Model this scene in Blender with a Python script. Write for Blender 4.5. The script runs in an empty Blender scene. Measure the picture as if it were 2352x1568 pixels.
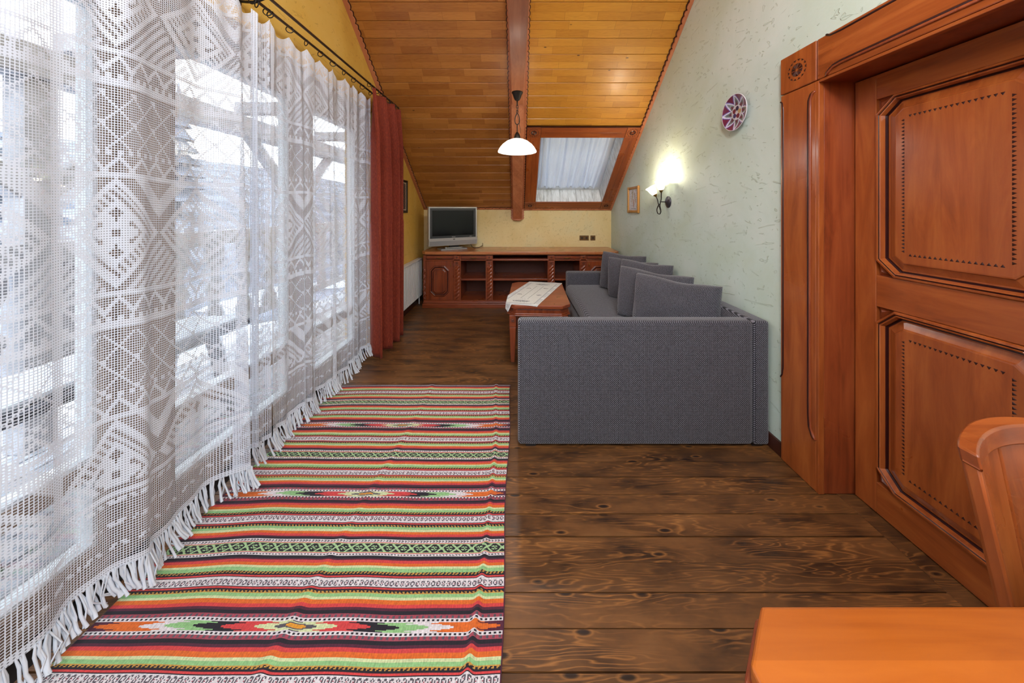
import bpy, math, random
import numpy as np
from mathutils import Vector, Matrix
random.seed(7)
R = math.radians
C = bpy.context.scene.collection
SC = bpy.context.scene

# ------------------------------------------------------------------ camera, world, light, exposure
F, VX, VY = 718.0, 1188.0, 480.0            # focal length and vanishing point in pixels of the 2352 x 1568 frame
cam = bpy.data.cameras.new('camera'); camo = bpy.data.objects.new('camera', cam); C.objects.link(camo)
cam.sensor_fit = 'HORIZONTAL'; cam.sensor_width = 36.0; cam.lens = F / 2352 * 36
cam.shift_x = (1176 - VX) / 2352; cam.shift_y = (VY - 784) / 2352
cam.clip_start = 0.02; cam.clip_end = 500
camo.location = (0, 0, 1.4); camo.rotation_euler = (R(90), 0, 0)
SC.camera = camo
SC.view_settings.view_transform = 'Standard'; SC.view_settings.look = 'None'
SC.view_settings.gamma = 1.0; SC.view_settings.use_curve_mapping = False
SC.view_settings.exposure = 1.25
w = bpy.data.worlds.new('sky'); SC.world = w; w.use_nodes = True
w.node_tree.nodes['Background'].inputs[0].default_value = (0.86, 0.92, 1.0, 1)
w.node_tree.nodes['Background'].inputs[1].default_value = 2.8
SC.cycles.use_denoising = True
SC.cycles.max_bounces = 10; SC.cycles.diffuse_bounces = 6; SC.cycles.transparent_max_bounces = 24
SC.cycles.glossy_bounces = 4; SC.cycles.transmission_bounces = 8
SC.cycles.caustics_reflective = False; SC.cycles.caustics_refractive = False
SC.cycles.sample_clamp_indirect = 6.0

def lamp(name, loc, energy, col, size=0.03):
    l = bpy.data.lights.new(name, 'POINT'); l.energy = energy; l.color = col; l.shadow_soft_size = size
    o = bpy.data.objects.new(name, l); o.location = loc; C.objects.link(o); return o
LAMP_E = 3.2
WARM = (1.0, 0.80, 0.52)
# extra fill light for the room, out of view
def area(name, loc, rot, sx, sy, energy, col):
    l = bpy.data.lights.new(name, 'AREA'); l.shape = 'RECTANGLE'; l.size = sx; l.size_y = sy
    l.energy = energy; l.color = col
    o = bpy.data.objects.new(name, l); o.location = loc; o.rotation_euler = rot; C.objects.link(o); return o
lamp('added_fill_light', (0.45, 0.1, 2.95), 44, (0.96, 0.98, 1.0), 0.22)  # invented lamp added high under the ridge as soft fill

# ------------------------------------------------------------------ small helpers
def lin(c):
    if isinstance(c, str): c = tuple(int(c[i:i+2], 16) for i in (0, 2, 4))
    return tuple((v/255/12.92 if v/255 <= 0.04045 else ((v/255+0.055)/1.055)**2.4) for v in c)
def c4(c): return (*lin(c), 1.0)

def link(o, parent=None):
    C.objects.link(o)
    if parent is not None: o.parent = parent
    return o
def tag(o, label=None, cat=None, group=None, kind=None):
    for k, v in (('label', label), ('category', cat), ('group', group), ('kind', kind)):
        if v: o[k] = v
    return o
def empty(name, loc=(0, 0, 0), rot=(0, 0, 0), parent=None):
    o = bpy.data.objects.new(name, None); o.location = loc; o.rotation_euler = rot; o.empty_display_size = 0.05
    return link(o, parent)
def copy_tree(o, parent=None):
    c = o.copy(); C.objects.link(c)
    if parent is not None: c.parent = parent
    for ch in list(o.children): copy_tree(ch, c)
    return c
ID = lambda u, v, h: (u, v, h)

class MB:
    """collects geometry for ONE mesh object"""
    def __init__(s): s.v = []; s.f = []; s.mi = []; s.cur = 0
    def mat(s, i): s.cur = i; return s
    def add(s, vs, fs):
        n = len(s.v); s.v += [tuple(p) for p in vs]
        for f in fs: s.f.append(tuple(n+i for i in f)); s.mi.append(s.cur)
        return s
    def box(s, x0, x1, y0, y1, z0, z1, M=ID):
        p = [M(x, y, z) for z in (z0, z1) for y in (y0, y1) for x in (x0, x1)]
        return s.add(p, [(0, 2, 3, 1), (4, 5, 7, 6), (0, 1, 5, 4), (2, 6, 7, 3), (0, 4, 6, 2), (1, 3, 7, 5)])
    def prism(s, poly, a, b, M=ID):
        """poly in (u, v), extruded in h from a to b"""
        n = len(poly)
        p = [M(u, v, a) for u, v in poly] + [M(u, v, b) for u, v in poly]
        return s.add(p, [tuple(range(n-1, -1, -1)), tuple(range(n, 2*n))] + [(i, (i+1) % n, n+(i+1) % n, n+i) for i in range(n)])
    def strip(s, outer, inner, a, b, M=ID):
        """band between two polylines, extruded"""
        n = len(outer)
        p = [M(*q, a) for q in outer] + [M(*q, a) for q in inner] + [M(*q, b) for q in outer] + [M(*q, b) for q in inner]
        fs = []
        for i in range(n-1):
            fs += [(i, i+1, n+i+1, n+i), (2*n+i, 3*n+i, 3*n+i+1, 2*n+i+1), (n+i, n+i+1, 3*n+i+1, 3*n+i), (i, 2*n+i, 2*n+i+1, i+1)]
        fs += [(0, n, 3*n, 2*n), (n-1, 3*n-1, 4*n-1, 2*n-1)]
        return s.add(p, fs)
    def tube(s, pts, r, n=8, closed=False, cap=True):
        pts = [Vector(p) for p in pts]; m = len(pts)
        rr = r if hasattr(r, '__len__') else [r]*m
        up = Vector((0.13, 0.21, 0.97)); rings = []
        for i, p in enumerate(pts):
            if closed: t = pts[(i+1) % m]-pts[i-1]
            else: t = pts[min(i+1, m-1)]-pts[max(i-1, 0)]
            if t.length < 1e-9: t = Vector((0, 0, 1))
            t.normalize()
            a = up - t*up.dot(t)
            if a.length < 1e-3: a = Vector((1, 0, 0)) - t*t.x
            a.normalize(); b = t.cross(a); up = a
            rings.append([p + (a*math.cos(2*math.pi*k/n) + b*math.sin(2*math.pi*k/n))*rr[i] for k in range(n)])
        vs = [q for g in rings for q in g]; fs = []
        for i in range(m if closed else m-1):
            j = (i+1) % m
            for k in range(n): fs.append((i*n+k, i*n+(k+1) % n, j*n+(k+1) % n, j*n+k))
        if cap and not closed: fs += [tuple(range(n-1, -1, -1)), tuple((m-1)*n+k for k in range(n))]
        return s.add(vs, fs)
    def lathe(s, prof, n=24, M=ID, cap=True, wob=None):
        """prof = [(r, h)] round the h axis"""
        vs = []
        for r, h in prof:
            for k in range(n):
                a = 2*math.pi*k/n
                q = r*(1 + (wob(a, r) if wob else 0))
                vs.append(M(q*math.cos(a), q*math.sin(a), h))
        fs = [(i*n+k, i*n+(k+1) % n, (i+1)*n+(k+1) % n, (i+1)*n+k) for i in range(len(prof)-1) for k in range(n)]
        if cap: fs += [tuple(range(n-1, -1, -1)), tuple((len(prof)-1)*n+k for k in range(n))]
        return s.add(vs, fs)
    def octa(s, u0, u1, v0, v1, c, prof, M=ID, cap=True):
        """rectangle with cut corners, swept through (inset, height) steps"""
        vs = []
        for s_, h in prof:
            a, b, d, e = u0+s_, u1-s_, v0+s_, v1-s_; k = max(c - s_*0.586, 0.0005)
            vs += [M(*q, h) for q in ((a+k, d), (b-k, d), (b, d+k), (b, e-k), (b-k, e), (a+k, e), (a, e-k), (a, d+k))]
        m = len(prof)
        fs = [(i*8+k, i*8+(k+1) % 8, (i+1)*8+(k+1) % 8, (i+1)*8+k) for i in range(m-1) for k in range(8)]
        if cap: fs.append(tuple((m-1)*8+k for k in range(8)))
        return s.add(vs, fs)
    def build(s, name, mats, parent=None, smooth=False, bevel=0, seg=2, loc=None, rot=None, auto=None):
        me = bpy.data.meshes.new(name); me.from_pydata(s.v, [], s.f); me.update()
        if not isinstance(mats, (list, tuple)): mats = [mats]
        for m in mats: me.materials.append(m)
        if len(mats) > 1: me.polygons.foreach_set('material_index', s.mi)
        if smooth: me.polygons.foreach_set('use_smooth', [True]*len(me.polygons))
        import bmesh
        bm = bmesh.new(); bm.from_mesh(me); bmesh.ops.recalc_face_normals(bm, faces=bm.faces[:]); bm.to_mesh(me); bm.free()
        if auto:
            try: me.set_sharp_from_angle(angle=R(auto))
            except Exception: pass
        o = bpy.data.objects.new(name, me)
        if loc: o.location = loc
        if rot: o.rotation_euler = rot
        link(o, parent)
        if bevel:
            b = o.modifiers.new('bevel', 'BEVEL'); b.width = bevel; b.segments = seg; b.limit_method = 'ANGLE'; b.angle_limit = R(40)
        return o

def grid_mesh(name, X, Y, Z, mats, parent=None, face_col=None, uv=None, smooth=True, solid=0):
    """X, Y, Z arrays (m, n) -> mesh; face_col (m-1, n-1, 3 or 4)"""
    m, n = X.shape
    co = np.stack([X, Y, Z], -1).reshape(-1, 3).astype(np.float32)
    i = np.arange(m-1)[:, None]*n + np.arange(n-1)[None, :]
    q = np.stack([i, i+1, i+n+1, i+n], -1).reshape(-1, 4).astype(np.int32)
    me = bpy.data.meshes.new(name)
    me.vertices.add(len(co)); me.vertices.foreach_set('co', co.ravel())
    nf = len(q); me.loops.add(nf*4); me.loops.foreach_set('vertex_index', q.ravel())
    me.polygons.add(nf); me.polygons.foreach_set('loop_start', np.arange(0, nf*4, 4, dtype=np.int32))
    me.polygons.foreach_set('loop_total', np.full(nf, 4, dtype=np.int32))
    me.update(calc_edges=True)
    if smooth: me.polygons.foreach_set('use_smooth', np.ones(nf, dtype=bool))
    if face_col is not None:
        a = me.attributes.new('Pat', 'FLOAT_COLOR', 'FACE')
        fc = np.ones((nf, 4), dtype=np.float32); fc[:, :face_col.shape[-1]] = face_col.reshape(nf, -1)
        a.data.foreach_set('color', fc.ravel())
    if uv is not None:
        l = me.uv_layers.new(name='UVMap')
        l.data.foreach_set('uv', uv.reshape(-1, 2)[q.ravel()].astype(np.float32).ravel())
    me.materials.append(mats)
    o = bpy.data.objects.new(name, me); link(o, parent)
    if solid:
        s = o.modifiers.new('solid', 'SOLIDIFY'); s.thickness = solid; s.offset = 0
    return o

# ------------------------------------------------------------------ materials
class NT:
    def __init__(s, name):
        s.m = bpy.data.materials.new(name); s.m.use_nodes = True; s.t = s.m.node_tree
        s.p = s.t.nodes['Principled BSDF']; s.out = s.t.nodes['Material Output']
    def n(s, typ, ins=None, **props):
        x = s.t.nodes.new(typ)
        for k, v in props.items(): setattr(x, k, v)
        for k, v in (ins or {}).items(): s.set(x.inputs[k], v)
        return x
    def set(s, sock, v):
        if isinstance(v, bpy.types.NodeSocket): s.t.links.new(v, sock)
        elif isinstance(v, bpy.types.Node): s.t.links.new(v.outputs[0], sock)
        else: sock.default_value = v
    def math(s, op, a, b=None, clamp=False):
        x = s.n('ShaderNodeMath', {0: a} if b is None else {0: a, 1: b}, operation=op); x.use_clamp = clamp; return x.outputs[0]
    def mix(s, f, a, b, mode='MIX'):
        x = s.n('ShaderNodeMix', data_type='RGBA', blend_type=mode)
        s.set(x.inputs[0], f); s.set(x.inputs[6], a); s.set(x.inputs[7], b); return x.outputs[2]
    def ramp(s, f, stops, interp='LINEAR'):
        x = s.n('ShaderNodeValToRGB', {0: f}); r = x.color_ramp; r.interpolation = interp
        while len(r.elements) < len(stops): r.elements.new(0.5)
        for e, (p, c) in zip(r.elements, stops): e.position = p; e.color = c if len(c) == 4 else (*c, 1)
        return x.outputs[0]
    def coord(s, scale=(1, 1, 1), rnd=False, rot=(0, 0, 0), which='Object'):
        tc = s.n('ShaderNodeTexCoord').outputs[which]
        if rnd:
            oi = s.n('ShaderNodeObjectInfo').outputs['Random']
            k = s.math('MULTIPLY', oi, 37.0)
            cb = s.n('ShaderNodeCombineXYZ', {0: k, 1: s.math('MULTIPLY', oi, 91.0), 2: s.math('MULTIPLY', oi, 53.0)})
            tc = s.n('ShaderNodeVectorMath', {0: tc, 1: cb.outputs[0]}, operation='ADD').outputs[0]
        return s.n('ShaderNodeMapping', {0: tc, 2: rot, 3: scale}).outputs[0]
    def noise(s, vec, scale, detail=3, rough=0.5, dist=0.0, out=0):
        return s.n('ShaderNodeTexNoise', {'Vector': vec, 'Scale': scale, 'Detail': detail, 'Roughness': rough, 'Distortion': dist}).outputs[out]
    def bump(s, h, strength=0.3, dist=0.002):
        b = s.n('ShaderNodeBump', {'Strength': strength, 'Distance': dist, 'Height': h}); s.set(s.p.inputs['Normal'], b.outputs[0])
    def P(s, **k):
        for a, b in k.items(): s.set(s.p.inputs[a.replace('_', ' ')], b)
        return s

def plain(name, col, rough=0.5, metal=0.0, var=0.06, **k):
    t = NT(name); n = t.noise(t.coord((1, 1, 1), rnd=True), 22, 3)
    base = lin(col)
    c = t.mix(n, (*[v*(1-var*2) for v in base], 1), (*[min(1, v*(1+var*2)) for v in base], 1))
    t.P(Base_Color=c, Roughness=rough, Metallic=metal)
    for a, b in k.items(): t.set(t.p.inputs[a.replace('_', ' ')], b)
    return t.m

def cherry(name, a, b, dark, axis, rough=0.32, coat=0.35):
    """stained cherry / alder with soft figure, grain along axis"""
    t = NT(name)
    sc = [9, 9, 9]; sc[axis] = 1.1
    v = t.coord(tuple(sc), rnd=True)
    g = t.noise(v, 2.2, 5, 0.62, 0.6)
    bl = t.noise(t.coord((1, 1, 1), rnd=True), 3.2, 3, 0.55, 0.4)
    sc2 = [160, 160, 160]; sc2[axis] = 6
    fine = t.noise(t.coord(tuple(sc2), rnd=True), 1.0, 2)
    c = t.ramp(g, [(0.30, lin(dark)), (0.47, lin(a)), (0.66, lin(b))])
    c = t.mix(t.ramp(bl, [(0.35, (0, 0, 0)), (0.75, (0.55,)*3)]), c, (*lin(a), 1))
    c = t.mix(0.18, c, t.mix(fine, (*lin(dark), 1), (*lin(b), 1)))
    so_ = t.n('ShaderNodeSeparateXYZ', {0: t.n('ShaderNodeTexCoord').outputs['Object']}); ac_ = [k for k in (0, 1, 2) if k != axis]
    st_ = t.math('FLOOR', t.math('MULTIPLY', t.math('ADD', so_.outputs[ac_[0]], so_.outputs[ac_[1]]), 11.5))
    wn_ = t.n('ShaderNodeTexWhiteNoise', {'W': t.math('ADD', st_, t.math('MULTIPLY', t.n('ShaderNodeObjectInfo').outputs['Random'], 57.0))}, noise_dimensions='1D')
    c = t.mix(0.8, c, t.ramp(wn_.outputs['Value'], [(0, (0.80, 0.76, 0.76)), (0.5, (1.0, 1.0, 1.0)), (1, (1.14, 1.16, 1.16))]), 'MULTIPLY')
    t.P(Base_Color=c, Roughness=t.ramp(bl, [(0.3, (rough*0.8,)*3), (0.7, (rough*1.25,)*3)]))
    t.set(t.p.inputs['Coat Weight'], coat); t.set(t.p.inputs['Coat Roughness'], 0.16)
    t.bump(fine, 0.08, 0.001)
    return t.m

CH = {}
for ax in (0, 1, 2):
    CH[ax] = cherry('cherry_wood_%s' % 'xyz'[ax], '94491f', 'ac602c', '723415', ax)
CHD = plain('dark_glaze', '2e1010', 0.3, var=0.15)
CHR = cherry('furniture_wood', '823a1c', '984c26', '5a2410', 2)
CHRX = cherry('furniture_wood_horizontal', '823a1c', '984c26', '5a2410', 0)
ORANGE = cherry('orange_table_wood', 'a25210', 'b2601a', '90440a', 0, 0.42, 0.15)
TOPW = cherry('console_top_wood', 'b0683a', 'c98a50', '96522c', 0, 0.3, 0.5)
BEAM = cherry('beam_wood', 'b87048', 'c8855c', 'a05c38', 1, 0.5, 0.1)
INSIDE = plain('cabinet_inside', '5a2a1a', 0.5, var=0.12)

def pine_floor():
    t = NT('dark_stained_pine')
    v = t.coord((1.3, 12, 12), rnd=True)
    n1 = t.noise(v, 1.3, 3.0, 0.5, 0.3)
    ring = t.math('PINGPONG', t.math('MULTIPLY', n1, 15.0), 0.5)
    lines = t.ramp(ring, [(0.0, (0.95,)*3), (0.10, (0.45,)*3), (0.24, (0, 0, 0))])
    msk = t.ramp(t.noise(t.coord((1.2, 5, 5), rnd=True), 1.6, 3), [(0.40, (0.05,)*3), (0.62, (1, 1, 1))])
    lines = t.math('MULTIPLY', lines, msk)
    stain = t.noise(t.coord((2.2, 6, 6), rnd=True), 1.7, 4, 0.6)
    fine = t.noise(t.coord((5, 150, 150), rnd=True), 1.0, 2)
    c = t.ramp(stain, [(0.30, lin('261812')), (0.43, lin('56371d')), (0.58, lin('724a26')), (0.8, lin('845a32'))])
    c = t.mix(t.math('MULTIPLY', fine, 0.35), c, c4('33200f'))
    c = t.mix(t.math('MULTIPLY', lines, 0.7), c, c4('a66e38'))
    vor = t.n('ShaderNodeTexVoronoi', {'Vector': t.coord((2.6, 8.0, 1.0), rnd=True), 'Scale': 1.6, 'Randomness': 1.0})
    knot = t.ramp(vor.outputs['Distance'], [(0.0, (1, 1, 1)), (0.07, (0.9,)*3), (0.12, (0, 0, 0))])
    halo = t.ramp(vor.outputs['Distance'], [(0.08, (0, 0, 0)), (0.13, (0.8,)*3), (0.17, (0, 0, 0))])
    c = t.mix(halo, c, c4('8a5c30')); c = t.mix(knot, c, c4('1c1210'))
    oi = t.n('ShaderNodeObjectInfo').outputs['Random']
    c = t.mix(1.0, c, t.ramp(oi, [(0, (0.82,)*3), (1, (1.12,)*3)]), 'MULTIPLY')
    t.P(Base_Color=c, Roughness=t.ramp(stain, [(0.3, (0.42,)*3), (0.7, (0.55,)*3)]))
    t.set(t.p.inputs['Coat Weight'], 0.15); t.set(t.p.inputs['Coat Roughness'], 0.3)
    t.bump(t.math('ADD', lines, t.math('MULTIPLY', fine, 0.5)), 0.25, 0.001)
    return t.m
FLOORM = pine_floor()

def ceil_wood(name, ra, rb):
    t = NT(name)
    v0 = t.coord((1, 1, 1), rnd=True)
    # strips glued side by side: two rows per board, random lengths
    tc = t.n('ShaderNodeTexCoord').outputs['Object']; oi = t.n('ShaderNodeObjectInfo').outputs['Random']
    sx = t.n('ShaderNodeSeparateXYZ', {0: tc})
    sh = t.n('ShaderNodeCombineXYZ', {0: t.math('ADD', sx.outputs[0], t.math('MULTIPLY', oi, 9.0)), 1: sx.outputs[1], 2: 0.0})
    br = t.n('ShaderNodeTexBrick', {'Vector': sh.outputs[0], 'Scale': 1.0, 'Mortar Size': 0.0012, 'Bias': 0.0, 'Brick Width': 0.42, 'Row Height': 0.0737,
             'Color1': (0, 0, 0, 1), 'Color2': (1, 1, 1, 1), 'Mortar': (0.5, 0.5, 0.5, 1)}, offset=0.37, squash=0.7, squash_frequency=2)
    tone = br.outputs['Color']
    g = t.noise(t.coord((1.6, 26, 26), rnd=True), 1.5, 3, 0.55, 0.5)
    ring = t.math('PINGPONG', t.math('MULTIPLY', g, 8.0), 0.5)
    c = t.ramp(ring, [(0.0, lin(ra[0])), (0.2, lin(ra[1])), (0.5, lin(ra[2]))])
    c = t.mix(0.55, c, t.ramp(tone, [(0.0, lin(rb[0])), (0.5, lin(rb[1])), (1.0, lin(rb[2]))]))
    c = t.mix(t.math('MULTIPLY', br.outputs['Fac'], 0.55), c, c4('6a3a14'))
    kn = t.n('ShaderNodeTexVoronoi', {'Vector': t.coord((2.6, 6.0, 1.0), rnd=True), 'Scale': 1.3})
    c = t.mix(t.ramp(kn.outputs['Distance'], [(0.0, (1, 1, 1)), (0.035, (0.8,)*3), (0.06, (0, 0, 0))]), c, c4('3a1c0c'))
    t.P(Base_Color=c, Roughness=0.42); t.set(t.p.inputs['Coat Weight'], 0.18); t.set(t.p.inputs['Coat Roughness'], 0.22)
    t.bump(ring, 0.05, 0.0006)
    return t.m
CEIL = ceil_wood('varnished_pine_ceiling', ('8e5420', 'a66a2e', 'b27636'), ('8a501e', 'a86c30', 'c0823e'))
CEILY = ceil_wood('yellower_pine_ceiling', ('a86c1c', 'be8026', 'c88c2e'), ('a86e1e', 'c08428', 'd09636'))  # same pine, brighter and yellower for the boards right of the beam

def plaster(name, a, b, c_, mark):
    t = NT(name); v = t.coord()
    n1 = t.noise(v, 1.3, 5, 0.6, 0.6); n2 = t.noise(v, 4.5, 5, 0.62, 0.8)
    c = t.ramp(n1, [(0.32, lin(a)), (0.52, lin(b)), (0.72, lin(c_))])
    c = t.mix(t.math('MULTIPLY', n2, 0.35), c, c4(b))
    # trowel scratches: thin short ridges in several directions
    tot = None
    for k, (rx, ry) in enumerate(((0.5, 1.0), (1.2, 0.3), (-0.6, 0.8), (0.1, -1.1))):
        q = t.coord((1, 1, 1), rot=(rx, k*0.7, ry))
        q = t.n('ShaderNodeMapping', {0: q, 3: (3.0, 42.0, 42.0)}).outputs[0]
        w_ = t.noise(q, 0.8, 1.5, 0.4, 0.5)
        l = t.ramp(w_, [(0.70, (0, 0, 0)), (0.72, (1, 1, 1)), (0.75, (0.2,)*3)])
        tot = l if tot is None else t.math('MAXIMUM', tot, l)
    c = t.mix(t.math('MULTIPLY', tot, 0.45), c, c4(mark))
    t.P(Base_Color=c, Roughness=0.8)
    h = t.math('ADD', t.math('MULTIPLY', t.noise(v, 14, 5, 0.65), 0.6), t.math('MULTIPLY', tot, 0.8))
    t.bump(h, 0.6, 0.004)
    return t.m
GREEN = plaster('green_plaster', 'bccdb8', 'c5d6cb', 'd4e0da', '90a084')
YELLOW = plaster('ochre_plaster', 'cc9d3e', 'd9ae4c', 'e2bd68', 'a8802f')
YELLOWB = plaster('pale_yellow_plaster', 'd8bf80', 'e2d09a', 'd4d3aa', 'a89458')

def sofa_fabric():
    t = NT('grey_woven_upholstery')
    tc = t.n('ShaderNodeTexCoord').outputs['Object']; s = t.n('ShaderNodeSeparateXYZ', {0: tc})
    u = t.math('ADD', s.outputs[0], s.outputs[1]); v = t.math('ADD', s.outputs[2], t.math('MULTIPLY', s.outputs[1], 0.8))
    K = 2*math.pi/0.0112
    a = t.math('SINE', t.math('MULTIPLY', u, K)); b = t.math('SINE', t.math('MULTIPLY', v, K))
    w_ = t.math('MULTIPLY', a, b)
    n = t.noise(t.coord(), 160, 3, 0.7); n2 = t.noise(t.coord(), 3, 3)
    w2 = t.math('ADD', t.math('MULTIPLY', w_, 0.8), t.math('MULTIPLY', t.math('SUBTRACT', n, 0.5), 0.9))
    c = t.ramp(t.math('ADD', w2, 0.5), [(0.25, lin('0b0b12')), (0.62, lin('1b1b23')), (0.87, lin('585761')), (1.0, lin('a09faa'))])
    c = t.mix(t.math('MULTIPLY', n2, 0.15), c, c4('33323b'))
    t.P(Base_Color=c, Roughness=0.92); t.set(t.p.inputs['Sheen Weight'], 0.25)
    t.bump(w2, 0.3, 0.0012)
    return t.m
SOFA = sofa_fabric()

def velvet(name, a, b, c_):
    t = NT(name); n = t.noise(t.coord((60, 60, 14)), 3, 4, 0.7); n2 = t.noise(t.coord((1, 1, 1)), 200, 2)
    t.P(Base_Color=t.mix(0.3, t.ramp(n, [(0.3, lin(a)), (0.5, lin(b)), (0.7, lin(c_))]), t.mix(n2, c4(a), c4(c_))), Roughness=0.85)
    t.set(t.p.inputs['Sheen Weight'], 0.05); t.set(t.p.inputs['Sheen Roughness'], 0.4)
    t.bump(n, 0.3, 0.002); return t.m
REDV = velvet('rust_red_chenille', '5c180c', '7e2812', 'a04222')

def attr_cloth(name, rough=0.95, scale=900, strength=0.4, rib=None):
    t = NT(name); a = t.n('ShaderNodeAttribute', attribute_name='Pat')
    n = t.noise(t.coord(), scale/6, 2)
    c = t.mix(1.0, a.outputs['Color'], t.ramp(n, [(0.3, (0.82,)*3), (0.7, (1.12,)*3)]), 'MULTIPLY')
    t.P(Base_Color=c, Roughness=rough); t.bump(n, strength, 0.001); t.set(t.p.inputs['Sheen Weight'], 0.1); return t.m
RUGM = attr_cloth('woven_rug_wool'); RUNM = attr_cloth('embroidered_linen', 0.9); PICM = attr_cloth('relief_picture', 0.6); PLATEM = attr_cloth('glazed_ceramic', 0.15, 300, 0.05)

def lace():
    t = NT('white_filet_lace')
    uv = t.n('ShaderNodeTexCoord').outputs['UV']; s = t.n('ShaderNodeSeparateXYZ', {0: uv})
    at = t.n('ShaderNodeAttribute', attribute_name='Pat'); sp = t.n('ShaderNodeSeparateColor', {0: at.outputs['Color']})
    fill, thr = sp.outputs[0], sp.outputs[1]
    nz = t.noise(t.coord(), 25, 2)
    du = t.math('ABSOLUTE', t.math('SUBTRACT', t.math('FRACT', s.outputs[0]), 0.5))
    dv = t.math('ABSOLUTE', t.math('SUBTRACT', t.math('FRACT', t.math('ADD', s.outputs[1], t.math('MULTIPLY', nz, 0.5))), 0.5))
    th = t.math('GREATER_THAN', t.math('MAXIMUM', du, dv), t.math('SUBTRACT', 0.5, thr))
    hol = t.math('LESS_THAN', t.math('ADD', du, dv), 0.30)     # pin holes between the darned threads
    fl = t.math('MULTIPLY', fill, t.math('SUBTRACT', 1.0, t.math('MULTIPLY', hol, 0.7)))
    al = t.math('MAXIMUM', th, fl)
    d = t.n('ShaderNodeBsdfDiffuse', {0: c4('dfe4ee')}); tr = t.n('ShaderNodeBsdfTranslucent', {0: c4('d4dcec')})
    mx = t.n('ShaderNodeMixShader', {0: 0.12, 1: d.outputs[0], 2: tr.outputs[0]})
    tp = t.n('ShaderNodeBsdfTransparent')
    o = t.n('ShaderNodeMixShader', {0: al, 1: tp.outputs[0], 2: mx.outputs[0]})
    t.t.links.new(o.outputs[0], t.out.inputs[0]); return t.m
LACE = lace()
THREAD = plain('white_cotton', 'd4dae4', 0.9, var=0.03)

def sheer(name, col, transl=0.55, alpha=1.0):
    t = NT(name); n = t.noise(t.coord((6, 1, 1)), 2, 2)
    c = t.mix(t.math('MULTIPLY', n, 0.5), c4(col), (0.9, 0.92, 0.95, 1))
    d = t.n('ShaderNodeBsdfDiffuse', {0: c}); tr = t.n('ShaderNodeBsdfTranslucent', {0: c})
    o = t.n('ShaderNodeMixShader', {0: transl, 1: d.outputs[0], 2: tr.outputs[0]})
    if alpha < 1:
        tp = t.n('ShaderNodeBsdfTransparent'); o = t.n('ShaderNodeMixShader', {0: alpha, 1: tp.outputs[0], 2: o.outputs[0]})
    t.t.links.new(o.outputs[0], t.out.inputs[0]); return t.m
BLIND = sheer('white_voile', 'bcc5d4', 0.11, 1.0)

def glass():
    t = NT('window_glass'); g = t.n('ShaderNodeBsdfGlossy', {0: (1, 1, 1, 1), 'Roughness': 0.02}); tp = t.n('ShaderNodeBsdfTransparent', {0: (0.96, 0.98, 0.98, 1)})
    fr = t.n('ShaderNodeFresnel', {0: 1.45})
    o = t.n('ShaderNodeMixShader', {0: t.math('MULTIPLY', fr.outputs[0], 0.6), 1: tp.outputs[0], 2: g.outputs[0]}); t.t.links.new(o.outputs[0], t.out.inputs[0]); return t.m
GLASS = glass()
def alabaster():
    t = NT('alabaster_glass'); v = t.coord(); n = t.noise(v, 14, 5, 0.7, 1.2)
    c = t.ramp(n, [(0.35, lin('d8cfc0')), (0.5, lin('f6f4ef')), (0.7, (1, 1, 1))])
    d = t.n('ShaderNodeBsdfPrincipled', {'Base Color': c, 'Roughness': 0.15}); tr = t.n('ShaderNodeBsdfTranslucent', {0: c}); tp = t.n('ShaderNodeBsdfTransparent')
    a = t.n('ShaderNodeMixShader', {0: 0.45, 1: d.outputs[0], 2: tr.outputs[0]})
    o = t.n('ShaderNodeMixShader', {0: t.ramp(n, [(0.4, (0.25,)*3), (0.7, (0.02,)*3)]), 1: a.outputs[0], 2: tp.outputs[0]})
    t.t.links.new(o.outputs[0], t.out.inputs[0]); return t.m
ALAB = alabaster()
def glow(name, col, e):
    t = NT(name); n = t.noise(t.coord(), 30, 2)
    t.P(Base_Color=c4('fff6e6'), Emission_Color=t.mix(n, (*col, 1), (1, 0.95, 0.85, 1)), Emission_Strength=e, Roughness=0.3); return t.m
GLOW = glow('lit_opal_glass', (1.0, 0.90, 0.72), 0.75)
IRON = plain('wrought_iron', '2a2624', 0.45, 0.6); PEWTER = plain('dark_pewter', '5c5a62', 0.35, 0.8); BRASS = plain('aged_brass', '8a6a34', 0.4, 0.8)
RODM = plain('antique_steel_rod', '6b625c', 0.3, 0.85)
WHITEP = plain('white_enamel', 'dcdfe2', 0.35, var=0.02); WHITEF = plain('white_frame', 'd6dade', 0.4, var=0.03)
SILVER = plain('silver_plastic', '9a9c9c', 0.35, 0.25, var=0.02); SILVER2 = plain('light_silver_plastic', 'b9bab6', 0.3, 0.3, var=0.02)
BLACKP = plain('black_plastic', '141416', 0.35, var=0.05); GREYP = plain('dark_grey_bezel', '2f3234', 0.4, var=0.04)
SCREEN = plain('tv_screen', '0a0b0c', 0.12, var=0.05)
SOCK = plain('brown_socket_plastic', '6a4c22', 0.35); SOCKD = plain('dark_brown_socket', '2c1c0c', 0.4)
BASEB = plain('dark_red_baseboard', '3d1c12', 0.4, var=0.15); BLACKFR = plain('black_frame', '15100e', 0.35)
PALEWOOD = cherry('pale_picture_frame_wood', 'a9762f', 'b98a4a', '8a5a22', 2, 0.5, 0.1)
GAPM = plain('dark_joint_board', '1b110a', 0.8)  # dark brown backing that shows in the gaps between boards
WOODW = cherry('window_frame_wood', '86705f', '9c8674', '6e5a4c', 2, 0.5, 0.1)
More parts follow.
